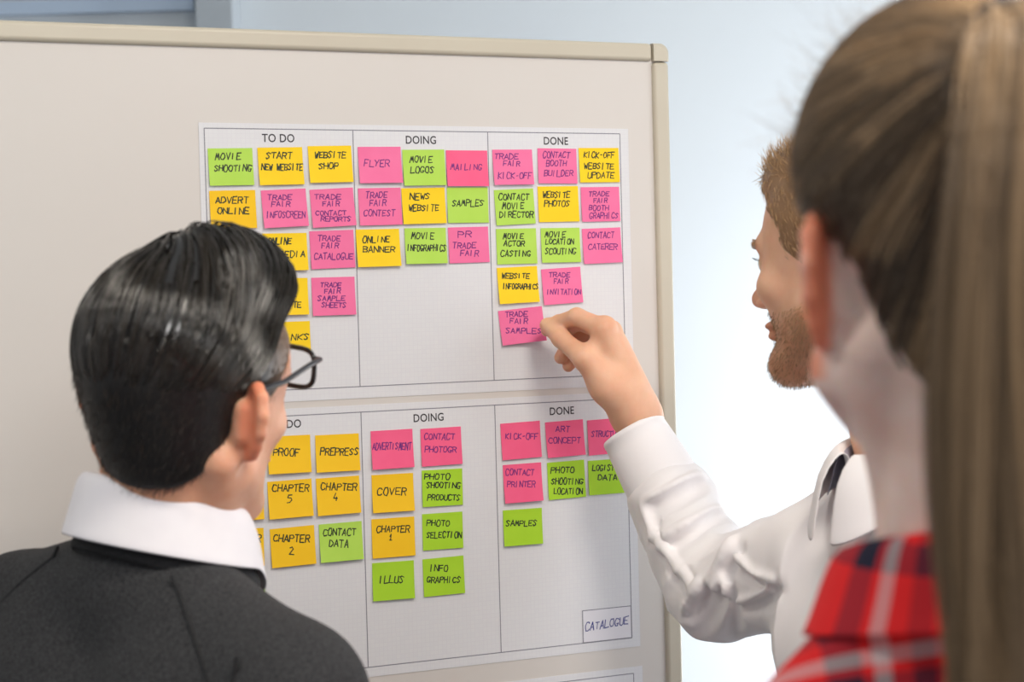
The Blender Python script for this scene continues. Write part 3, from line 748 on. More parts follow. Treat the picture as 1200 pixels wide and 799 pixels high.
def gen_hand(name, wrist, d, palm, side, m, parent, loc):
    """relaxed hand: d = direction of the fingers, palm = palm normal, side = +1 when the thumb is towards d x palm"""
    d = np.array(d, float); d /= np.linalg.norm(d); palm = np.array(palm, float); palm -= (palm @ d) * d; palm /= np.linalg.norm(palm)
    t = np.cross(d, palm) * side; w_ = np.asarray(wrist)
    F = Field(w_ - 0.13 - 0.02, w_ + 0.13 + 0.1 * np.maximum(d, 0), 0.003) if False else Field(w_ + d * 0.07 - 0.14, w_ + d * 0.07 + 0.14, 0.003)
    F.cone(w_ - d * 0.03, w_, 0.024, 0.024, 0.01)
    lens = [(0.040, 0.024, 0.018), (0.044, 0.028, 0.020), (0.040, 0.026, 0.019), (0.031, 0.020, 0.016)]
    for i in range(4):
        o = 0.027 - 0.019 * i; k = w_ + d * (0.088 - 0.004 * abs(i - 1)) + t * o
        F.cone(w_ + t * o * 0.5, k, 0.017, 0.012, 0.014)
        p_ = k; ang = 15 + 6 * i
        for j, l in enumerate(lens[i]):
            dd = d * math.cos(R_(ang)) + palm * math.sin(R_(ang)); q_ = p_ + dd * l
            F.cone(p_, q_, 0.0088 - 0.001 * j, 0.0082 - 0.001 * j, 0.003); p_ = q_; ang += 28
    a = w_ + d * 0.02 + t * 0.02; b = w_ + d * 0.055 + t * 0.042 + palm * 0.012; c = b + d * 0.03 + t * 0.008 + palm * 0.01; e_ = c + d * 0.026 + palm * 0.006
    F.path([a, b, c, e_], [0.014, 0.012, 0.0095, 0.0085], 0.01)
    V, Fc = F.mesh()
    o = mesh_obj(name, V, Fc, m, parent, loc); attr(o, 'tint', tint_arr(len(V))); return o
def lower_body(M, parent, loc, m_tr, hip=-0.55, wid=0.15):
    """trousers and shoes down to the floor, in body frame M (origin at the neck base)"""
    zfl = -M[2, 3]
    F = Field((-0.3, -0.3, zfl - 0.02), (0.3, 0.36, hip + 0.14), 0.011)
    F.ell((0, 0.0, hip), (wid, 0.115, 0.11), 0.04)
    for s in (-1, 1):
        F.path([(s * 0.085, 0, hip - 0.04), (s * 0.10, 0.015, (hip + zfl) / 2), (s * 0.105, -0.005, zfl + 0.07)], [0.088, 0.066, 0.052], 0.03)
    V, Fc = F.mesh(); mesh_obj('trousers', xf(M, V), Fc, m_tr, parent, loc)
    for s in (-1, 1):
        F = Field((s * 0.105 - 0.07, -0.12, zfl - 0.02), (s * 0.105 + 0.07, 0.24, zfl + 0.15), 0.006)
        F.cone((s * 0.105, -0.035, zfl + 0.035), (s * 0.11, 0.15, zfl + 0.028), 0.036, 0.032, 0.02); F.cone((s * 0.105, -0.02, zfl + 0.04), (s * 0.105, -0.01, zfl + 0.1), 0.036, 0.036, 0.02)
        F.cut(lambda x, y, z: (zfl + 0.0) - z, 0.004)
        V, Fc = F.mesh(); mesh_obj('shoe', xf(M, V), Fc, M_shoe, parent, loc)
def torso(F, M, w_=0.165, slope=0.10, hip=-0.52, arms=(1, -1), fem=False, r=0.05, trap=-0.022):
    o = F.M; F.M = M
    F.ell((0, 0.01, -0.24), (w_ * 0.92, 0.105, 0.22), 0.05)
    F.ell((0, 0.01, -0.44), (w_ * 0.88, 0.105, 0.2), 0.06)
    for s in (-1, 1):
        F.cone((s * 0.02, -0.012, trap), (s * w_ * 0.95, -0.005, -slope), 0.048, r, 0.04)
        F.ell((s * 0.075, -0.05, -0.17), (0.07, 0.045, 0.10), 0.04)
        if fem: F.ell((s * 0.07, 0.095, -0.24), (0.062, 0.055, 0.065), 0.03)
        else: F.ell((s * 0.07, 0.06, -0.17), (0.08, 0.05, 0.07), 0.04)
        if s in arms:
            F.path([(s * w_, -0.005, -slope - 0.01), (s * (w_ + 0.045), -0.02, -0.36), (s * (w_ + 0.03), 0.10, -0.58)], [r + 0.004, 0.048, 0.037], 0.03)
    F.M = o
def collar(name, M, m, rx, ry, cz, hgt, tilt, flare, a0, a1, parent, loc, point=0.02, cloth=False, stand=True, n=72, back=0.0):
    """turned-down collar; angle 0 = +x, 90 = front"""
    V = []; prof = [(-0.003, -0.5), (-0.004, 0.0), (-0.0025, 0.75), (0.0, 0.97), (0.004, 1.0), (0.008, 0.93), (0.012, 0.55), (0.016, 0.1), (0.019, -0.12)]
    if not stand: prof = prof[3:]
    for i in range(n + 1):
        a = R_(a0 + (a1 - a0) * i / n); cx, sy = math.cos(a), math.sin(a)
        e = min(i, n - i) / n; pt = point * smooth01(np.array([1 - e / 0.16]))[0]
        for j, (dr, t) in enumerate(prof):
            rr = dr * (1 + flare); z = cz + hgt * t - tilt * (sy + 1) / 2 * 1.0
            if t < 0.6 and dr > 0: z -= pt * (0.6 - t) / 0.7; rr += pt * 0.35
            V.append(((rx + rr) * cx, (ry + rr) * sy + back, z))
    k = len(prof); F = []
    for i in range(n):
        for j in range(k - 1): F.append((i * k + j, (i + 1) * k + j, (i + 1) * k + j + 1, i * k + j + 1))
    V = np.array(V); o = mesh_obj(name, xf(M, V), np.array(F), m, parent, loc)
    if cloth: attr(o, 'cloth', np.stack([(np.arctan2(V[:, 1], V[:, 0]) % (2 * math.pi)) * 0.07 + 0.022, V[:, 2] * 1.0, V[:, 0] * 0], 1))
    md = o.modifiers.new('thick', 'SOLIDIFY'); md.thickness = 0.0016; md.offset = 0
    md = o.modifiers.new('sub', 'SUBSURF'); md.levels = md.render_levels = 1
    return o
def hit(o, px, py):
    d = FW + (px - CX) / FPX * RT - (py - CY) / FPX * UP; mi = o.matrix_world.inverted()
    ok, p_, n_, _ = o.ray_cast(mi @ Vector(CAM), (mi.to_3x3() @ Vector(d)).normalized())
    return (np.array(o.matrix_world @ p_), np.array(n_)) if ok else (None, None)

# ------------------------------------------------------------------ dark-haired man at the left
def dark_man():
    HM = Mt(-29, 2, 7, P(220, 462, 1.42)); BM_ = Mt(-38, 0, 5, P(183, 628, 1.43))
    base = (BM_[0, 3], BM_[1, 3], 0)
    root = empty('person', base)
    tag(root, 'person with slicked-back black hair, glasses, white collar and charcoal sweater, back to us', 'person')
    hc = HM[:3, 3]
    F = Field(hc + (-0.16, -0.16, -0.28), hc + (0.16, 0.16, 0.16), 0.0022)
    head_field(F, HM, jaw=0.92, es=0.93, flare=60, cr=0.955, ck=0.6)
    F.M = HM; F.ell((0, 0.036, 0.030), (0.067, 0.050, 0.052), 0.012); F.M = np.eye(4)
    nb = BM_[:3, 3]; top = xf(HM, (0, -0.026, -0.045))
    F.cone(top, nb + np.array([0, 0, -0.02]), 0.049, 0.053, 0.03)
    F.cone(xf(HM, (0, 0.035, -0.085)), nb + (0.02, 0.03, -0.02), 0.025, 0.03, 0.025)
    for s in (-1, 1): F.cone(xf(HM, (s * 0.058, -0.03, -0.045)), xf(BM_, (s * 0.02, 0.05, -0.015)), 0.014, 0.012, 0.014)
    F.M = BM_; F.ell((0, 0.0, -0.045), (0.08, 0.055, 0.03), 0.03); F.M = np.eye(4)
    V, Fc = F.mesh(); V = relax(V, Fc, 1, 0.3)
    skin_obj('body', V, Fc, M_skin_l, root, base, HM, earred=0.55); eyes(HM, root, base)
    # hair volume
    def zline(y):
        return np.interp(y, [-0.12, -0.085, -0.058, -0.040, -0.024, -0.005, 0.006, 0.028, 0.036, 0.052, 0.075, 0.1], [-0.072, -0.072, -0.066, -0.052, -0.020, 0.024, -0.012, -0.010, 0.020, 0.040, 0.074, 0.08])
    G = Field((-0.12, -0.15, -0.14), (0.12, 0.13, 0.17), 0.0025)
    cranium(G, 0.0035, r=(0.0716, 0.0917, 0.083)); G.ell((0, -0.011, 0.03), (0.0745, 0.0945, 0.085), 0.006); G.ell((0.006, -0.034, -0.034), (0.053, 0.049, 0.056), 0.03); G.ell((0, 0.036, 0.030), (0.0690, 0.052, 0.054), 0.012)
    G.cut(lambda x, y, z: (zline(y + 0 * z) - z) * 0.6, 0.004)
    H = Field((-0.12, -0.15, -0.14), (0.12, 0.13, 0.17), 0.0025)
    H.ell((0.0, -0.011, 0.041), (0.0765, 0.0945, 0.0835), 0.006)
    H.ell((0.006, 0.037, 0.081), (0.059, 0.057, 0.058), 0.014)
    H.ell((0.010, 0.008, 0.092), (0.055, 0.052, 0.048), 0.014)
    ov = lambda y: 0.010 + 0.073 * smooth01((y + 0.02) / 0.09)
    H.cut(lambda x, y, z: (ov(y + 0 * z) - z) * 0.75, 0.014)
    V, Fc = G.mesh(); V = relax(V, Fc, 2)
    o = mesh_obj('short_hair', xf(HM, V), Fc, M_hair_ls, root, base)
    attr(o, 'tone', smooth01((V[:, 1] - 0.0) / 0.045) * 0.9)
    shV, shN = V, vnormals(V, Fc)
    V, Fc = H.mesh(); V = relax(V, Fc, 2)
    def flow(p, n, i=0):
        x = 0.95 * smooth01((p[:, 1] + 0.055) / 0.06) * smooth01((p[:, 2] - 0.03) / 0.09) + 0.10
        x = np.where(p[:, 0] < -0.02, x * 0.35, x)
        y = -0.75 * np.ones(len(p)) * (1 - 0.55 * smooth01(n[:, 2] * 1.2))
        z = -0.75 - 0.3 * smooth01(-p[:, 1] / 0.08)
        return np.stack([x, y, z], 1)
    # combed grooves in the cap
    Nn = vnormals(V, Fc)
    fl = flow(V, Nn); fl -= (fl * Nn).sum(1, keepdims=True) * Nn
    o = mesh_obj('long_hair', xf(HM, V - 0.0015 * Nn), Fc, M_hair_l, root, base); attr(o, 'tone', np.zeros(len(V)))
    NC = 1300; sel = rng.choice(len(V), NC, replace=False); hgt = 0.0002 + 0.0032 * rng.random(NC) ** 1.3
    Gd = trace(H, V[sel] - 0.001 * Nn[sel], flow, 15, rng.uniform(0.0035, 0.0065, NC), hgt)
    for k_, q_ in ((0, 0.0055), (1, 0.0022), (2, 0.0008)): Gd[:, k_] -= H.grad(Gd[:, k_]) * q_
    Q = clump(Gd, 8, 0.0023, 0.6, H, 0.0012)
    lim = ov(Q[:, :, 1])
    tone = np.repeat(rng.random(NC) ** 1.5, 8) * 0.8 + rng.random(NC * 8) * 0.2
    bad = (Q[:, :, 2] < lim - 0.014)
    Q = np.where(bad[:, :, None], np.minimum(Q, 9), Q)
    strands_obj('combed_strands', Q, 0.00027, tone, M_hair_l, root, base, HM)
    # short clipped hair: tiny strands pointing down, thinning at the hairline
    n = 13000
    s = rng.choice(len(shV), n); p0 = shV[s] + rng.normal(0, 0.001, (n, 3)); nn = shN[s]
    keep = nn[:, 1] < 0.9; p0, nn = p0[keep], nn[keep]; n = len(p0)
    dn = np.array([0, -0.5, -1.0]) + rng.normal(0, 0.22, (n, 3)); dn -= 0.75 * (dn * nn).sum(1, keepdims=True) * nn
    dn /= np.linalg.norm(dn, axis=1, keepdims=True); L = rng.uniform(0.004, 0.010, n)
    Q = np.stack([p0 - 0.001 * nn + dn * (L * t)[:, None] + nn * (0.0016 * t) for t in (0, 0.5, 1)], 1)
    strands_obj('clipped_strands', Q, 0.00022, smooth01(p0[:, 1] / 0.06) * 0.75 + rng.random(n) ** 2 * 0.25, M_hair_ls, root, base, HM)
    # clothes
    F = Field((-0.34, -0.26, -0.72), (0.34, 0.28, 0.06), 0.0065)
    torso(F, np.eye(4), 0.172, 0.095, r=0.052, trap=-0.040)
    F.ell((0, 0.014, 0.03), (0.074, 0.071, 0.05), 0.01, True)
    F.cut(lambda x, y, z: -0.62 - z, 0.01)
    V, Fc = F.mesh(); V = relax(V, Fc, 2); Nn = vnormals(V, Fc)
    for s_ in (-1, 1):
        for p_, d_, k_ in (((s_ * 0.072, -0.045, -0.015), (s_ * 0.85, -0.1, -1.0), 24), ((s_ * 0.165, -0.06, -0.06), (s_ * -0.10, 0, -1.0), 16)):
            g_ = trace(F, np.array([p_], float), lambda p, n, i: np.array([d_], float), k_, 0.011, 0.0002)
            Vs, Fs = tubes(xf(BM_, g_[0])[None], np.full((1, k_ + 1), 0.0016), 6); mesh_obj('seam', Vs, Fs, M_rib, root, base)
    V = V + Nn * ((folds(V, (0.4, 0, 1), 9, 3, 3) - 0.5) * 0.006 * smooth01(-V[:, 2] / 0.12))[:, None]
    mesh_obj('sweater', xf(BM_, V), Fc, M_sweat, root, base)
    # ribbed crew neckline
    n = 80; V = []; Fq = []
    for i in range(n):
        a = 2 * math.pi * i / n; c, s = math.cos(a), math.sin(a)
        for j in range(10):
            b = 2 * math.pi * j / 10; rr = 0.0035 * math.cos(b); zz = 0.0125 * math.sin(b)
            V.append(((0.074 + rr - zz * 0.5) * c, (0.071 + rr - zz * 0.5) * s + 0.012, 0.008 + zz - 0.042 * (s + 1) / 2 - 0.006 * c * c))
        for j in range(10): Fq.append((i * 10 + j, ((i + 1) % n) * 10 + j, ((i + 1) % n) * 10 + (j + 1) % 10, i * 10 + (j + 1) % 10))
    mesh_obj('neckline_rib', xf(BM_, V), np.array(Fq), M_rib, root, base)
    collar('shirt_collar', BM_, M_shirt, 0.060, 0.061, 0.012, 0.046, 0.040, 0.2, 98, 442, root, base, 0.028, back=0.008)
    for s in (-1, 1):
        wr = (s * 0.202, 0.10, -0.58)
        gen_hand('hand', xf(BM_, wr), BM_[:3, :3] @ np.array([0, 0.5, -0.8]), BM_[:3, :3] @ np.array([-s, 0, 0.0]), 1 if s > 0 else -1, M_skin_l, root, base)
    lower_body(BM_, root, base, M_trs)
    # eyeglasses
    g = empty('eyeglasses', xf(HM, (0, 0.09, 0.0)))
    tag(g, 'black-rimmed eyeglasses with dark grey temples worn by the dark-haired man', 'glasses')
    gl = g.location[:]
    def bar(name, pts, r, m, flat=1.0):
        pts = np.array(pts); Q = pts[None]; V, Fq = tubes(Q, np.full((1, len(pts)), r), 8)
        return mesh_obj(name, xf(HM, V), Fq, m, g, gl)
    for s in (-1, 1):
        hw, hh = 0.026, 0.017; ring = []
        for i in range(41):
            a = 2 * math.pi * i / 40; c, q = math.cos(a), math.sin(a)
            x = hw * np.sign(c) * abs(c) ** 0.55; z = hh * np.sign(q) * abs(q) ** 0.6
            ring.append((s * (0.036 + x), 0.098 - 0.006 * ((0.036 + x) / 0.06) ** 2 + 0.0, 0.020 + z))
        bar('rim', ring, 0.0023, M_glassframe)
        lens = [(s * 0.036, 0.0965, 0.020)] + [(p_[0], p_[1] - 0.0003, p_[2]) for p_ in ring[:-1]]
        lo = mesh_obj('lens', xf(HM, lens), [(0, 1 + i, 1 + (i + 1) % 40) for i in range(40)], M_lens, g, gl)
        md = lo.modifiers.new('t', 'SOLIDIFY'); md.thickness = 0.001
        tp = [(s * 0.063, 0.091, 0.030), (s * 0.070, 0.088, 0.0305), (s * 0.0725, 0.07, 0.0275), (s * 0.076, 0.03, 0.017), (s * 0.0785, -0.004, 0.014), (s * 0.0775, -0.016, 0.014)]
        o = bar('temple', tp, 0.0024, M_temple)
    bar('bridge', [(-0.012, 0.098, 0.026), (-0.006, 0.1, 0.029), (0.006, 0.1, 0.029), (0.012, 0.098, 0.026)], 0.0018, M_glassframe)
dark_man()

# ------------------------------------------------------------------ man in the white shirt
FOLDS = [([(185, 292), (250, 262), (300, 235), (340, 215)], .0042), ([(232, 402), (300, 362), (360, 325), (398, 308)], .0042),
         ([(178, 300), (200, 370), (245, 432), (300, 500), (345, 556)], .0036), ([(352, 552), (400, 472), (440, 402)], .0042),
         ([(332, 640), (355, 585), (402, 508)], .005), ([(418, 662), (430, 600), (412, 525)], .004), ([(440, 442), (490, 498), (560, 520)], .0036),
         ([(450, 575), (490, 565), (530, 540)], .002), 
         ([(300, 600), (330, 560), (350, 520)], .003)]
def white_man():
    HM = Mt(45, -2, 0, P(997, 300, 1.66)); BM_ = Mt(110, 0, 0, P(1080, 546, 1.60))
    base = (BM_[0, 3], BM_[1, 3], 0); root = empty('person', base)
    tag(root, 'person with sandy beard and white shirt, pinching a pink note on the board', 'person')
    hc = HM[:3, 3]; W_ = P(746, 486, 1.92); EL = P(838, 690, 1.84); SH = P(964, 660, 1.70); nb = BM_[:3, 3]
    F = Field((0.02, 1.42, 1.28), (0.49, 2.02, 1.82), 0.002)
    head_field(F, HM, jaw=1.08)
    F.M = HM; F.ell((0, 0.070, -0.106), (0.030, 0.022, 0.018), 0.016)
    for s in (-1, 1): F.cone((s * 0.05, 0.01, -0.066), (s * 0.02, 0.06, -0.104), 0.014, 0.016, 0.016)
    F.M = np.eye(4)
    F.cone(xf(HM, (0, -0.026, -0.045)), nb + (0, 0, -0.02), 0.048, 0.054, 0.03)
    F.cone(xf(HM, (0, 0.008, -0.080)), xf(BM_, (0, 0.01, -0.02)), 0.022, 0.03, 0.02)
    F.cone(nb + (0, 0, -0.03), SH, 0.04, 0.035, 0.03); F.cone(SH, EL, 0.036, 0.033, 0.02)
    F.cone(EL, P(785, 580, 1.895), 0.030, 0.030, 0.02); F.cone(P(785, 580, 1.895), W_, 0.030, 0.0245, 0.02)
    # hand
    mcp = [P(707, 385, 1.890), P(714, 390, 1.908), P(720, 399, 1.924), P(722, 412, 1.938)]
    for q, r in zip(mcp, (0.0128, 0.0125, 0.012, 0.011)): F.cone(W_, q, 0.0215, r, 0.014)
    F.cone(P(733, 455, 1.905), P(716, 410, 1.905), 0.022, 0.017, 0.012)
    F.path([mcp[0], P(676, 371, 1.905), P(655, 378, 1.930), P(641, 387, 1.950)], [0.0115, 0.0098, 0.0088, 0.0075], 0.004)
    F.path([mcp[1], P(679, 377, 1.925), P(664, 386, 1.941), P(660, 402, 1.942)], [0.0115, 0.0095, 0.0086, 0.0075], 0.003)
    F.path([mcp[2], P(690, 388, 1.945), P(668, 401, 1.953), P(657, 419, 1.950)], [0.0108, 0.0092, 0.0084, 0.0076], 0.003)
    F.path([mcp[3], P(697, 404, 1.955), P(679, 415, 1.961), P(666, 429, 1.957)], [0.0098, 0.0082, 0.0076, 0.0070], 0.003)
    F.path([P(737, 478, 1.908), P(712, 452, 1.893), P(685, 420, 1.885)], [0.022, 0.0185, 0.0125], 0.014)
    F.path([P(685, 420, 1.885), P(658, 397, 1.912), P(641, 381, 1.936)], [0.0125, 0.0100, 0.0086], 0.006)
    F.cone(P(694, 408, 1.892), P(706, 396, 1.893), 0.006, 0.009, 0.012)
    for a, b in ((mcp[0], 0), (mcp[1], 1)): F.ball(a + UP * 0.003 + RT * 0.003, 0.0108, 0.006)
    V, Fc = F.mesh(); V = relax(V, Fc, 1, 0.3)
    V = relax(V, Fc, 1, 0.4); body = skin_obj('body', V, Fc, M_skin_w, root, base, HM, beard=0.8, earred=0.4); eyes(HM, root, base)
    # thumb nail
    q, n_ = None, None
    # hair
    G = Field((-0.12, -0.15, -0.14), (0.12, 0.14, 0.17), 0.003)
    cranium(G, 0.006); G.ell((0, -0.045, -0.045), (0.060, 0.058, 0.070), 0.02); G.ell((0, 0.045, 0.080), (0.050, 0.042, 0.034), 0.02)
    zl = lambda y: np.interp(y, [-0.12, -0.085, -0.055, -0.035, -0.028, -0.005, 0.006, 0.028, 0.036, 0.052, 0.072, 0.1], [-0.10, -0.10, -0.07, -0.03, 0.012, 0.026, -0.02, -0.018, 0.030, 0.045, 0.068, 0.074])
    G.cut(lambda x, y, z: (zl(y + 0 * z) - z) * 0.6, 0.004)
    V, Fc = G.mesh(); V = relax(V, Fc, 1); Nn = vnormals(V, Fc)
    o = mesh_obj('hair', xf(HM, V - 0.002 * Nn), Fc, M_hair_w, root, base); attr(o, 'tone', np.full(len(V), 0.12))
    n = 11000; s = rng.choice(len(V), n); p0, nn = V[s] + rng.normal(0, 0.0008, (n, 3)), Nn[s]
    top = smooth01((p0[:, 2] - 0.06) / 0.04)[:, None]
    d = np.array([0, -0.35, -1.0]) * (1 - top) + np.array([0.1, 0.55, 0.75]) * top + rng.normal(0, 0.25, (n, 3))
    d -= 0.6 * (1 - top) * (d * nn).sum(1, keepdims=True) * nn; d /= np.linalg.norm(d, axis=1, keepdims=True)
    L = (0.007 + 0.010 * top[:, 0]) * rng.uniform(0.6, 1.2, n)
    Q = np.stack([p0 - 0.002 * nn + d * (L * t)[:, None] + np.array([0, -0.004, 0]) * t * t * top for t in (0, 0.35, 0.7, 1)], 1)
    strands_obj('hair_strands', Q, 0.0003, rng.random(n), M_hair_w, root, base, HM)
    # beard, brows and lashes from the skin
    bv = np.array([v.co[:] for v in body.data.vertices]) + base; L_ = (bv - HM[:3, 3]) @ HM[:3, :3]
    bn = vnormals(bv, Fc_all(body)) @ HM[:3, :3]
    mk = (L_[:, 2] < -0.05 - 0.25 * (0.06 - L_[:, 1]) * 0 + 0.35 * (0.03 - L_[:, 1]) * (L_[:, 1] < 0.03)) & (L_[:, 2] > -0.128) & (L_[:, 1] > 0.0) & (L_[:, 1] < 0.13) & (np.abs(L_[:, 0]) < 0.08)
    mk &= ~((np.abs(L_[:, 0]) < 0.022) & (np.abs(L_[:, 2] + 0.069) < 0.009))
    idx = np.where(mk)[0]; s = rng.choice(idx, 3600); p0, nn = L_[s], bn[s]
    d = np.array([0, 0.15, -1.0]) + 0.55 * nn + rng.normal(0, 0.2, p0.shape); d /= np.linalg.norm(d, axis=1, keepdims=True)
    L = rng.uniform(0.002, 0.005, len(s)); Q = np.stack([p0 + d * (L * t)[:, None] for t in (0, 0.5, 1)], 1)
    strands_obj('beard', Q, 0.00022, rng.random(len(s)) * 0.7, M_hair_w, root, base, HM)
    mk = (L_[:, 1] < 0.13) & (L_[:, 1] > 0.055) & (np.abs(L_[:, 2] - 0.017) < 0.0045) & (np.abs(L_[:, 0]) > 0.012) & (np.abs(L_[:, 0]) < 0.048)
    s = rng.choice(np.where(mk)[0], 700); p0, nn = L_[s], bn[s]
    d = np.stack([np.sign(p0[:, 0]), 0 * p0[:, 0] + 0.1, 0.1 + 0 * p0[:, 0]], 1) + 0.12 * nn + rng.normal(0, 0.12, p0.shape)
    Q = np.stack([p0 + d * t * 0.0045 for t in (0, 0.5, 1)], 1)
    strands_obj('eyebrows', Q, 0.0002, 0.4 + rng.random(700) * 0.4, M_hair_w, root, base, HM)
    Q = []
    for s in (-1, 1):
        for i in range(26):
            a = R_(20 + 140 * i / 25); p_ = np.array([s * 0.031 + 0.0115 * math.cos(a), 0.0735 + 0.0115 * math.sin(a) * 0.9, 0.001])
            Q.append([p_, p_ + (0.0015 * math.cos(a), 0.004, 0.001), p_ + (0.002 * math.cos(a), 0.008, 0.0035)])
    strands_obj('eyelashes', np.array(Q), 0.00018, np.zeros(len(Q)), M_hair_fd, root, base, HM)
    # shirt
    F = Field((-0.02, 1.22, 0.88), (0.66, 2.02, 1.62), 0.0032)
    torso(F, BM_, 0.150, 0.075, arms=(-1,), r=0.05)
    ax = EL - P(782, 575, 1.895); ax /= np.linalg.norm(ax); C1 = P(783, 577, 1.897)
    F.cone(xf(BM_, (0.10, 0, -0.075)), SH, 0.055, 0.062, 0.03)
    F.cone(SH, EL + (0.006, -0.01, 0.0), 0.062, 0.050, 0.02)
    F.cone(EL, C1 + ax * 0.02, 0.053, 0.046, 0.012); F.cone(C1 + ax * 0.03, C1 + ax * 0.006, 0.047, 0.0445, 0.01)
    zz = np.arange(1.35, 2.02, 0.0007)
    def surf(px, py):
        d = FW + (px - CX) / FPX * RT - (py - CY) / FPX * UP
        v = F.sample(CAM + zz[:, None] * d); k_ = np.argmax(v < 0)
        return CAM + zz[k_] * d if v[k_] < 0 else None
    todo = []
    for pts, r in FOLDS:
        pts = np.array(pts, float); m = 7 * (len(pts) - 1) + 1; u_ = np.linspace(0, len(pts) - 1, m)
        fx = np.interp(u_, range(len(pts)), pts[:, 0]); fy_ = np.interp(u_, range(len(pts)), pts[:, 1])
        for _ in range(4): fx[1:-1] = (fx[:-2] + 2 * fx[1:-1] + fx[2:]) / 4; fy_[1:-1] = (fy_[:-2] + 2 * fy_[1:-1] + fy_[2:]) / 4
        tp_ = np.sin(np.linspace(0.25, math.pi - 0.15, m)) ** 0.6
        todo.append((r * 0.72, tp_, [surf(680 + x / 2.421, 469 + y / 2.421) for x, y in zip(fx, fy_)], [surf(680 + x / 2.421 + 3, 469 + y / 2.421 + 8) for x, y in zip(fx, fy_)]))
    for r, tp_, q, lo in todo:
        for k_ in range(len(q) - 1):
            a, b = q[k_], q[k_ + 1]
            if a is not None and b is not None and np.linalg.norm(a - b) < 0.03:
                F.cone(a + FW * r * (1.0 - tp_[k_]), b + FW * r * (1.0 - tp_[k_ + 1]), r, r, 0.009)
            a, b = lo[k_], lo[k_ + 1]
            if a is not None and b is not None and np.linalg.norm(a - b) < 0.03:
                F.cone(a - FW * (0.003 + r * (1 - tp_[k_])), b - FW * (0.003 + r * (1 - tp_[k_ + 1])), r * 1.2, r * 1.2, 0.012, True)
    F.M = BM_; F.ell((0, 0.02, 0.02), (0.056, 0.07, 0.055), 0.01, True)
    F.ell((0, 0.065, -0.005), (0.014, 0.04, 0.03), 0.01, True); F.M = np.eye(4)
    F.cut(lambda x, y, z: 0.95 - z, 0.01)
    V, Fc = F.mesh(); V = relax(V, Fc, 2, 0.4); Nn = vnormals(V, Fc)
    arm = smooth01((0.245 - V[:, 0] + (V[:, 1] - 1.6) * 0.25) / 0.08)
    dA = P(845, 598, 1.85) - P(768, 648, 1.85); dB = P(947, 600, 1.7) - P(850, 735, 1.85)
    f1 = folds(V, dA, 30, 9, 3) ** 2; f2 = folds(V, dB, 24, 9, 11) ** 2; f3 = folds(V, (0.2, 0.3, 1), 9, 4, 7)
    m1 = 1.15 * arm * smooth01((0.235 - V[:, 0]) / 0.05); m2 = arm * (1 - smooth01((0.215 - V[:, 0]) / 0.05))
    V = V + Nn * ((f1 - 0.4) * 0.0050 * m1 + (f2 - 0.4) * 0.0075 * m2 + (f3 - 0.5) * 0.010 * (1 - arm))[:, None]
    shirt = mesh_obj('shirt', V, Fc, M_shirt2, root, base)
    # cuff
    A = P(741, 503, 1.916); z = C1 + ax * 0.008 - A; Lc = np.linalg.norm(z); z /= Lc; x = np.cross(z, FW); x /= np.linalg.norm(x); y = np.cross(z, x)
    Mc = np.eye(4); Mc[:3, 0] = x; Mc[:3, 1] = y * 0.86; Mc[:3, 2] = z; Mc[:3, 3] = A
    pr = [(0.0335, 0.03), (0.0335, 0.002), (0.0345, 0.0), (0.0365, 0.0), (0.0375, 0.002), (0.0378, 0.006), (0.0372, 0.0065), (0.0385, 0.02), (0.0415, Lc * 0.6), (0.0432, Lc - 0.006), (0.0425, Lc - 0.002), (0.041, Lc), (0.036, Lc)]
    lathe('cuff', pr, M_shirt2, root, 48, Mc).data.transform(Matrix.Translation((-base[0], -base[1], 0)))
    collar('shirt_collar', BM_, M_shirt2, 0.064, 0.066, 0.0, 0.046, 0.030, 0.4, 98, 442, root, base, 0.030, back=0.008)
    collar('collar_lining', BM_, M_gray, 0.0605, 0.0625, 0.003, 0.037, 0.028, 0.0, 120, 420, root, base, 0.0, stand=True, back=0.008)
    # button placket down the front
    mw = Matrix(BM_.tolist()); fy = mw.to_3x3() @ Vector((0, 1, 0)); rows = []
    for z in np.linspace(-0.035, -0.50, 40):
        r_ = []
        for x in (-0.017, -0.0165, -0.006, 0.006, 0.0165, 0.017):
            st = mw @ Vector((x, 0.4, z)) - Vector(base); ok, p_, n_, _ = shirt.ray_cast(st, -fy)
            r_.append(np.array(p_) + np.array(fy) * (0.0022 if abs(x) < 0.0168 else -0.001) + base if ok else None)
        if all(v is not None for v in r_): rows.append(r_)
    Vp = np.array(rows).reshape(-1, 3); Fp = [(a * 6 + b, a * 6 + b + 1, a * 6 + b + 7, a * 6 + b + 6) for a in range(len(rows) - 1) for b in range(5)]
    mesh_obj('placket', Vp, np.array(Fp), M_shirt2, root, base)
    for z in (-0.036, -0.115, -0.195, -0.275, -0.355, -0.435):
        st = mw @ Vector((0, 0.4, z)) - Vector(base); ok, p_, n_, _ = shirt.ray_cast(st, -fy)
        if not ok: continue
        q = np.array(p_) + base + np.array(fy) * 0.0022; z_ = np.array(n_); x = np.cross(z_, (0, 0, 1)); x /= np.linalg.norm(x); y = np.cross(z_, x)
        Mb = np.eye(4); Mb[:3, 0] = x; Mb[:3, 1] = y; Mb[:3, 2] = z_; Mb[:3, 3] = q
        lathe('button', [(0, 0.0016), (0.0035, 0.0016), (0.0042, 0.0024), (0.0056, 0.0022), (0.006, 0.001), (0.0055, -0.001)], M_btn, root, 20, Mb).data.transform(Matrix.Translation((-base[0], -base[1], 0)))
    wr = (-0.18, 0.10, -0.58)
    gen_hand('hand', xf(BM_, wr), BM_[:3, :3] @ np.array([0, 0.5, -0.8]), BM_[:3, :3] @ np.array([1, 0, 0.0]), -1, M_skin_w, root, base)
    lower_body(BM_, root, base, M_trs)
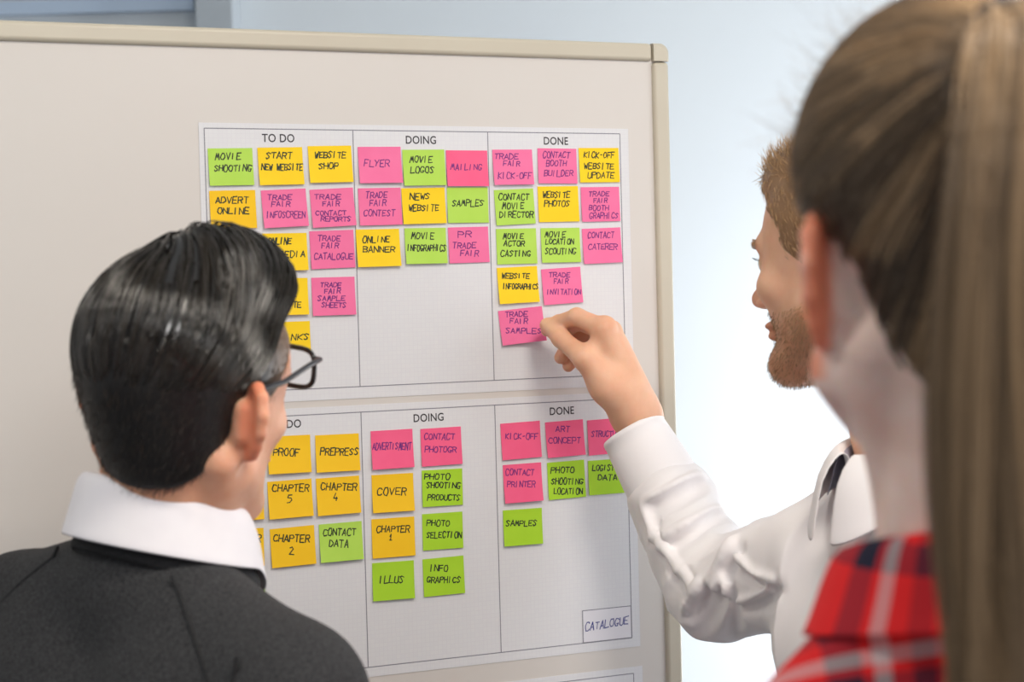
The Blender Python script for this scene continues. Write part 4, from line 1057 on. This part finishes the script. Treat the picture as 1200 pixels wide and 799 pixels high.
def Fc_all(o):
    a = np.empty(len(o.data.loops), np.int32); o.data.loops.foreach_get('vertex_index', a); return a.reshape(-1, 4)
white_man()

# ------------------------------------------------------------------ woman with the ponytail
def woman():
    HM = Mt(4, 0, 0, P(1127, 301, 0.880)); BM_ = Mt(0, 0, 0, P(1142, 694, 0.89))
    base = (BM_[0, 3], BM_[1, 3], 0); root = empty('person', base)
    tag(root, 'person with long light brown ponytail and red plaid shirt, seen from behind', 'person')
    hc = HM[:3, 3]; nb = BM_[:3, 3]
    F = Field(hc + (-0.13, -0.15, -0.26), hc + (0.14, 0.16, 0.15), 0.0024)
    head_field(F, HM, fem=True, jaw=1.14, nose=0.5, flare=30)
    F.cone(xf(HM, (0, -0.022, -0.05)), nb + (0, 0, -0.01), 0.046, 0.050, 0.03)
    F.cone(xf(HM, (0, 0.03, -0.08)), xf(BM_, (0, 0.02, -0.01)), 0.025, 0.03, 0.025)
    for s in (-1, 1): F.cone(xf(HM, (s * 0.056, -0.03, -0.045)), xf(BM_, (s * 0.02, 0.05, -0.01)), 0.012, 0.010, 0.014)
    F.M = BM_; F.ell((0, 0, -0.03), (0.085, 0.06, 0.03), 0.04); F.M = np.eye(4)
    V, Fc = F.mesh(); V = relax(V, Fc, 1, 0.3)
    skin_obj('body', V, Fc, M_skin_f, root, base, HM, earred=0.95); eyes(HM, root, base)
    G = Field((-0.12, -0.15, -0.14), (0.12, 0.13, 0.15), 0.0028)
    cranium(G, 0.006); G.ell((0, -0.010, 0.055), (0.080, 0.102, 0.080), 0.02); G.ell((0, -0.045, -0.035), (0.057, 0.058, 0.066), 0.025)
    G.ell((-0.012, -0.085, 0.075), (0.035, 0.04, 0.035), 0.04)
    zl = lambda y: np.interp(y, [-0.12, -0.085, -0.065, -0.045, -0.036, -0.028, -0.005, 0.01, 0.03, 0.052, 0.072, 0.1], [-0.088, -0.085, -0.06, -0.025, 0.0, 0.015, 0.026, 0.024, 0.035, 0.055, 0.075, 0.08])
    G.cut(lambda x, y, z: (zl(y + 0 * z) - z) * 0.6, 0.006)
    V, Fc = G.mesh(); V = relax(V, Fc, 2); Nn = vnormals(V, Fc)
    o = mesh_obj('scalp_hair', xf(HM, V - 0.002 * Nn), Fc, M_hair_fd, root, base); attr(o, 'tone', np.full(len(V), 0.15))
    gp = np.array([-0.018, -0.128, 0.090])
    n = 1500; s = rng.choice(len(V), n, replace=False); p0 = V[s]; K = 16
    dist = np.linalg.norm(p0 - gp, axis=1)
    Gd = trace(G, p0, lambda p_, nn, i: (gp - p_), K, dist * 1.03 / K, 0.0008)
    t = np.linspace(0, 1, K + 1)[None, :, None]
    Gd = Gd + (gp - Gd) * np.clip((t - 0.8) / 0.2, 0, 1) * 0.8
    Q = clump(Gd, 9, 0.0042, 0.6, G, 0.0022)
    hz = np.repeat(p0[:, 2], 9)
    tone = np.repeat(0.02 + 0.75 * rng.random(n) ** 1.5 * smooth01((p0[:, 2] - 0.0) / 0.10) + 0.15 * smooth01((p0[:, 2] - 0.07) / 0.04) + 0.55 * smooth01((noise3(p0 * np.array([30, 30, 60.]) + 9) - 0.62) / 0.15), 9) + rng.random(n * 9) * 0.15
    strands_obj('combed_hair', Q, 0.0003, tone, M_hair_f, root, base, HM)
    # ponytail
    cp = np.array([(-.018, -0.112, 0.088), (-.018, -0.140, 0.098), (-.022, -0.163, 0.080), (-.027, -0.172, 0.03), (-.030, -0.172, -0.05), (-.025, -0.168, -0.14), (-.02, -0.163, -0.23), (-.02, -0.16, -0.32), (-.02, -0.16, -0.40)])
    rr = np.array([0.014, 0.018, 0.026, 0.034, 0.040, 0.042, 0.038, 0.030, 0.016])
    K = 34; u = np.linspace(0, len(cp) - 1, K)
    def sm(a):
        a = np.stack([np.interp(u, np.arange(len(cp)), a[:, i]) for i in range(a.shape[1])], 1)
        for _ in range(6): a[1:-1] = 0.25 * a[:-2] + 0.5 * a[1:-1] + 0.25 * a[2:]
        return a
    C = sm(cp); R = sm(rr[:, None])[:, 0]
    T = np.gradient(C, axis=0); T /= np.linalg.norm(T, axis=1, keepdims=True); X = np.tile([1.0, 0, 0], (K, 1)); Y = np.cross(T, X)
    n = 340; ang = rng.random(n) * 2 * math.pi; rad = np.sqrt(rng.random(n)) ; tw = rng.normal(0.25, 0.5, n); ph = rng.random(n) * 6
    tt = np.linspace(0, 1, K)
    a = ang[:, None] + tw[:, None] * tt + 0.3 * np.sin(6 * tt + ph[:, None])
    r_ = rad[:, None] * R[None] * (1 + 0.16 * np.sin(8 * tt + 2 * ph[:, None]))
    Gd = C[None] + (np.cos(a) * r_)[..., None] * X[None] + (np.sin(a) * r_ * 0.62)[..., None] * Y[None]
    Q = clump(Gd, 26, 0.0052, 0.35, None, 0.003)
    tone = np.repeat(smooth01((noise3(np.stack([np.cos(ang) * 2.2 + 5, np.sin(ang) * 2.2 + 5, rad * 2], 1)) - 0.3) / 0.4) * 0.35 + 0.45 * rng.random(n) ** 1.5, 26)[:, None] + rng.random((n * 26, 1)) * 0.15 + 0.12 * tt[None]
    strands_obj('ponytail', Q, 0.00032, tone, M_hair_f, root, base, HM)
    # loose wisps around the hairline
    n = 420; s = rng.choice(np.where((V[:, 1] > 0.0) & (V[:, 2] > 0.03) & (V[:, 0] < 0.03))[0], n); p0, nn = V[s], Nn[s]
    L = rng.uniform(0.008, 0.026, n)[:, None]; d = nn + np.array([-0.3, 0.2, 0.5]) + rng.normal(0, 0.5, (n, 3)); d /= np.linalg.norm(d, axis=1, keepdims=True)
    b = rng.normal(0, 0.7, (n, 3)); Q = np.stack([p0 + d * L * t_ + b * L * t_ * t_ * 0.6 for t_ in np.linspace(0, 1, 7)], 1)
    strands_obj('wisps', Q, 0.00016, rng.random(n) * 0.6, M_hair_f, root, base, HM)
    # hair tie
    Vq = []; Fq = []; n = 32
    for i in range(n):
        a = 2 * math.pi * i / n
        for j in range(8):
            b = 2 * math.pi * j / 8; Vq.append((-0.018 + (0.0175 + 0.004 * math.cos(b)) * math.cos(a), -0.126 + 0.005 * math.sin(b), 0.092 + (0.0175 + 0.004 * math.cos(b)) * math.sin(a)))
        for j in range(8): Fq.append((i * 8 + j, i * 8 + (j + 1) % 8, ((i + 1) % n) * 8 + (j + 1) % 8, ((i + 1) % n) * 8 + j))
    mesh_obj('hair_tie', xf(HM, Vq), np.array(Fq), M_hair_fd, root, base)
    # plaid shirt
    F = Field((-0.32, -0.26, -0.72), (0.32, 0.28, 0.06), 0.0065)
    torso(F, np.eye(4), 0.135, 0.125, fem=True, r=0.040)
    F.ell((0, 0.02, 0.02), (0.05, 0.058, 0.05), 0.01, True); F.cut(lambda x, y, z: -0.66 - z, 0.01)
    V, Fc = F.mesh(); V = relax(V, Fc, 2); Nn = vnormals(V, Fc)
    V2 = V + Nn * ((folds(V, (0.3, 0, 1), 10, 3, 3) - 0.5) * 0.008)[:, None]
    o = mesh_obj('plaid_shirt', xf(BM_, V2), Fc, M_plaid, root, base)
    attr(o, 'cloth', np.stack([V[:, 0], V[:, 2] * 0.9 + 0.5 * V[:, 1], 0 * V[:, 0]], 1))
    collar('plaid_collar', BM_, M_plaid, 0.058, 0.060, 0.0, 0.042, 0.034, 0.6, 104, 436, root, base, 0.025, cloth=True, back=0.006)
    for s in (-1, 1):
        gen_hand('hand', xf(BM_, (s * 0.18, 0.10, -0.58)), BM_[:3, :3] @ np.array([0, 0.5, -0.8]), BM_[:3, :3] @ np.array([-s, 0, 0.0]), 1 if s > 0 else -1, M_skin_f, root, base)
    lower_body(BM_, root, base, M_trs, wid=0.14)
woman()
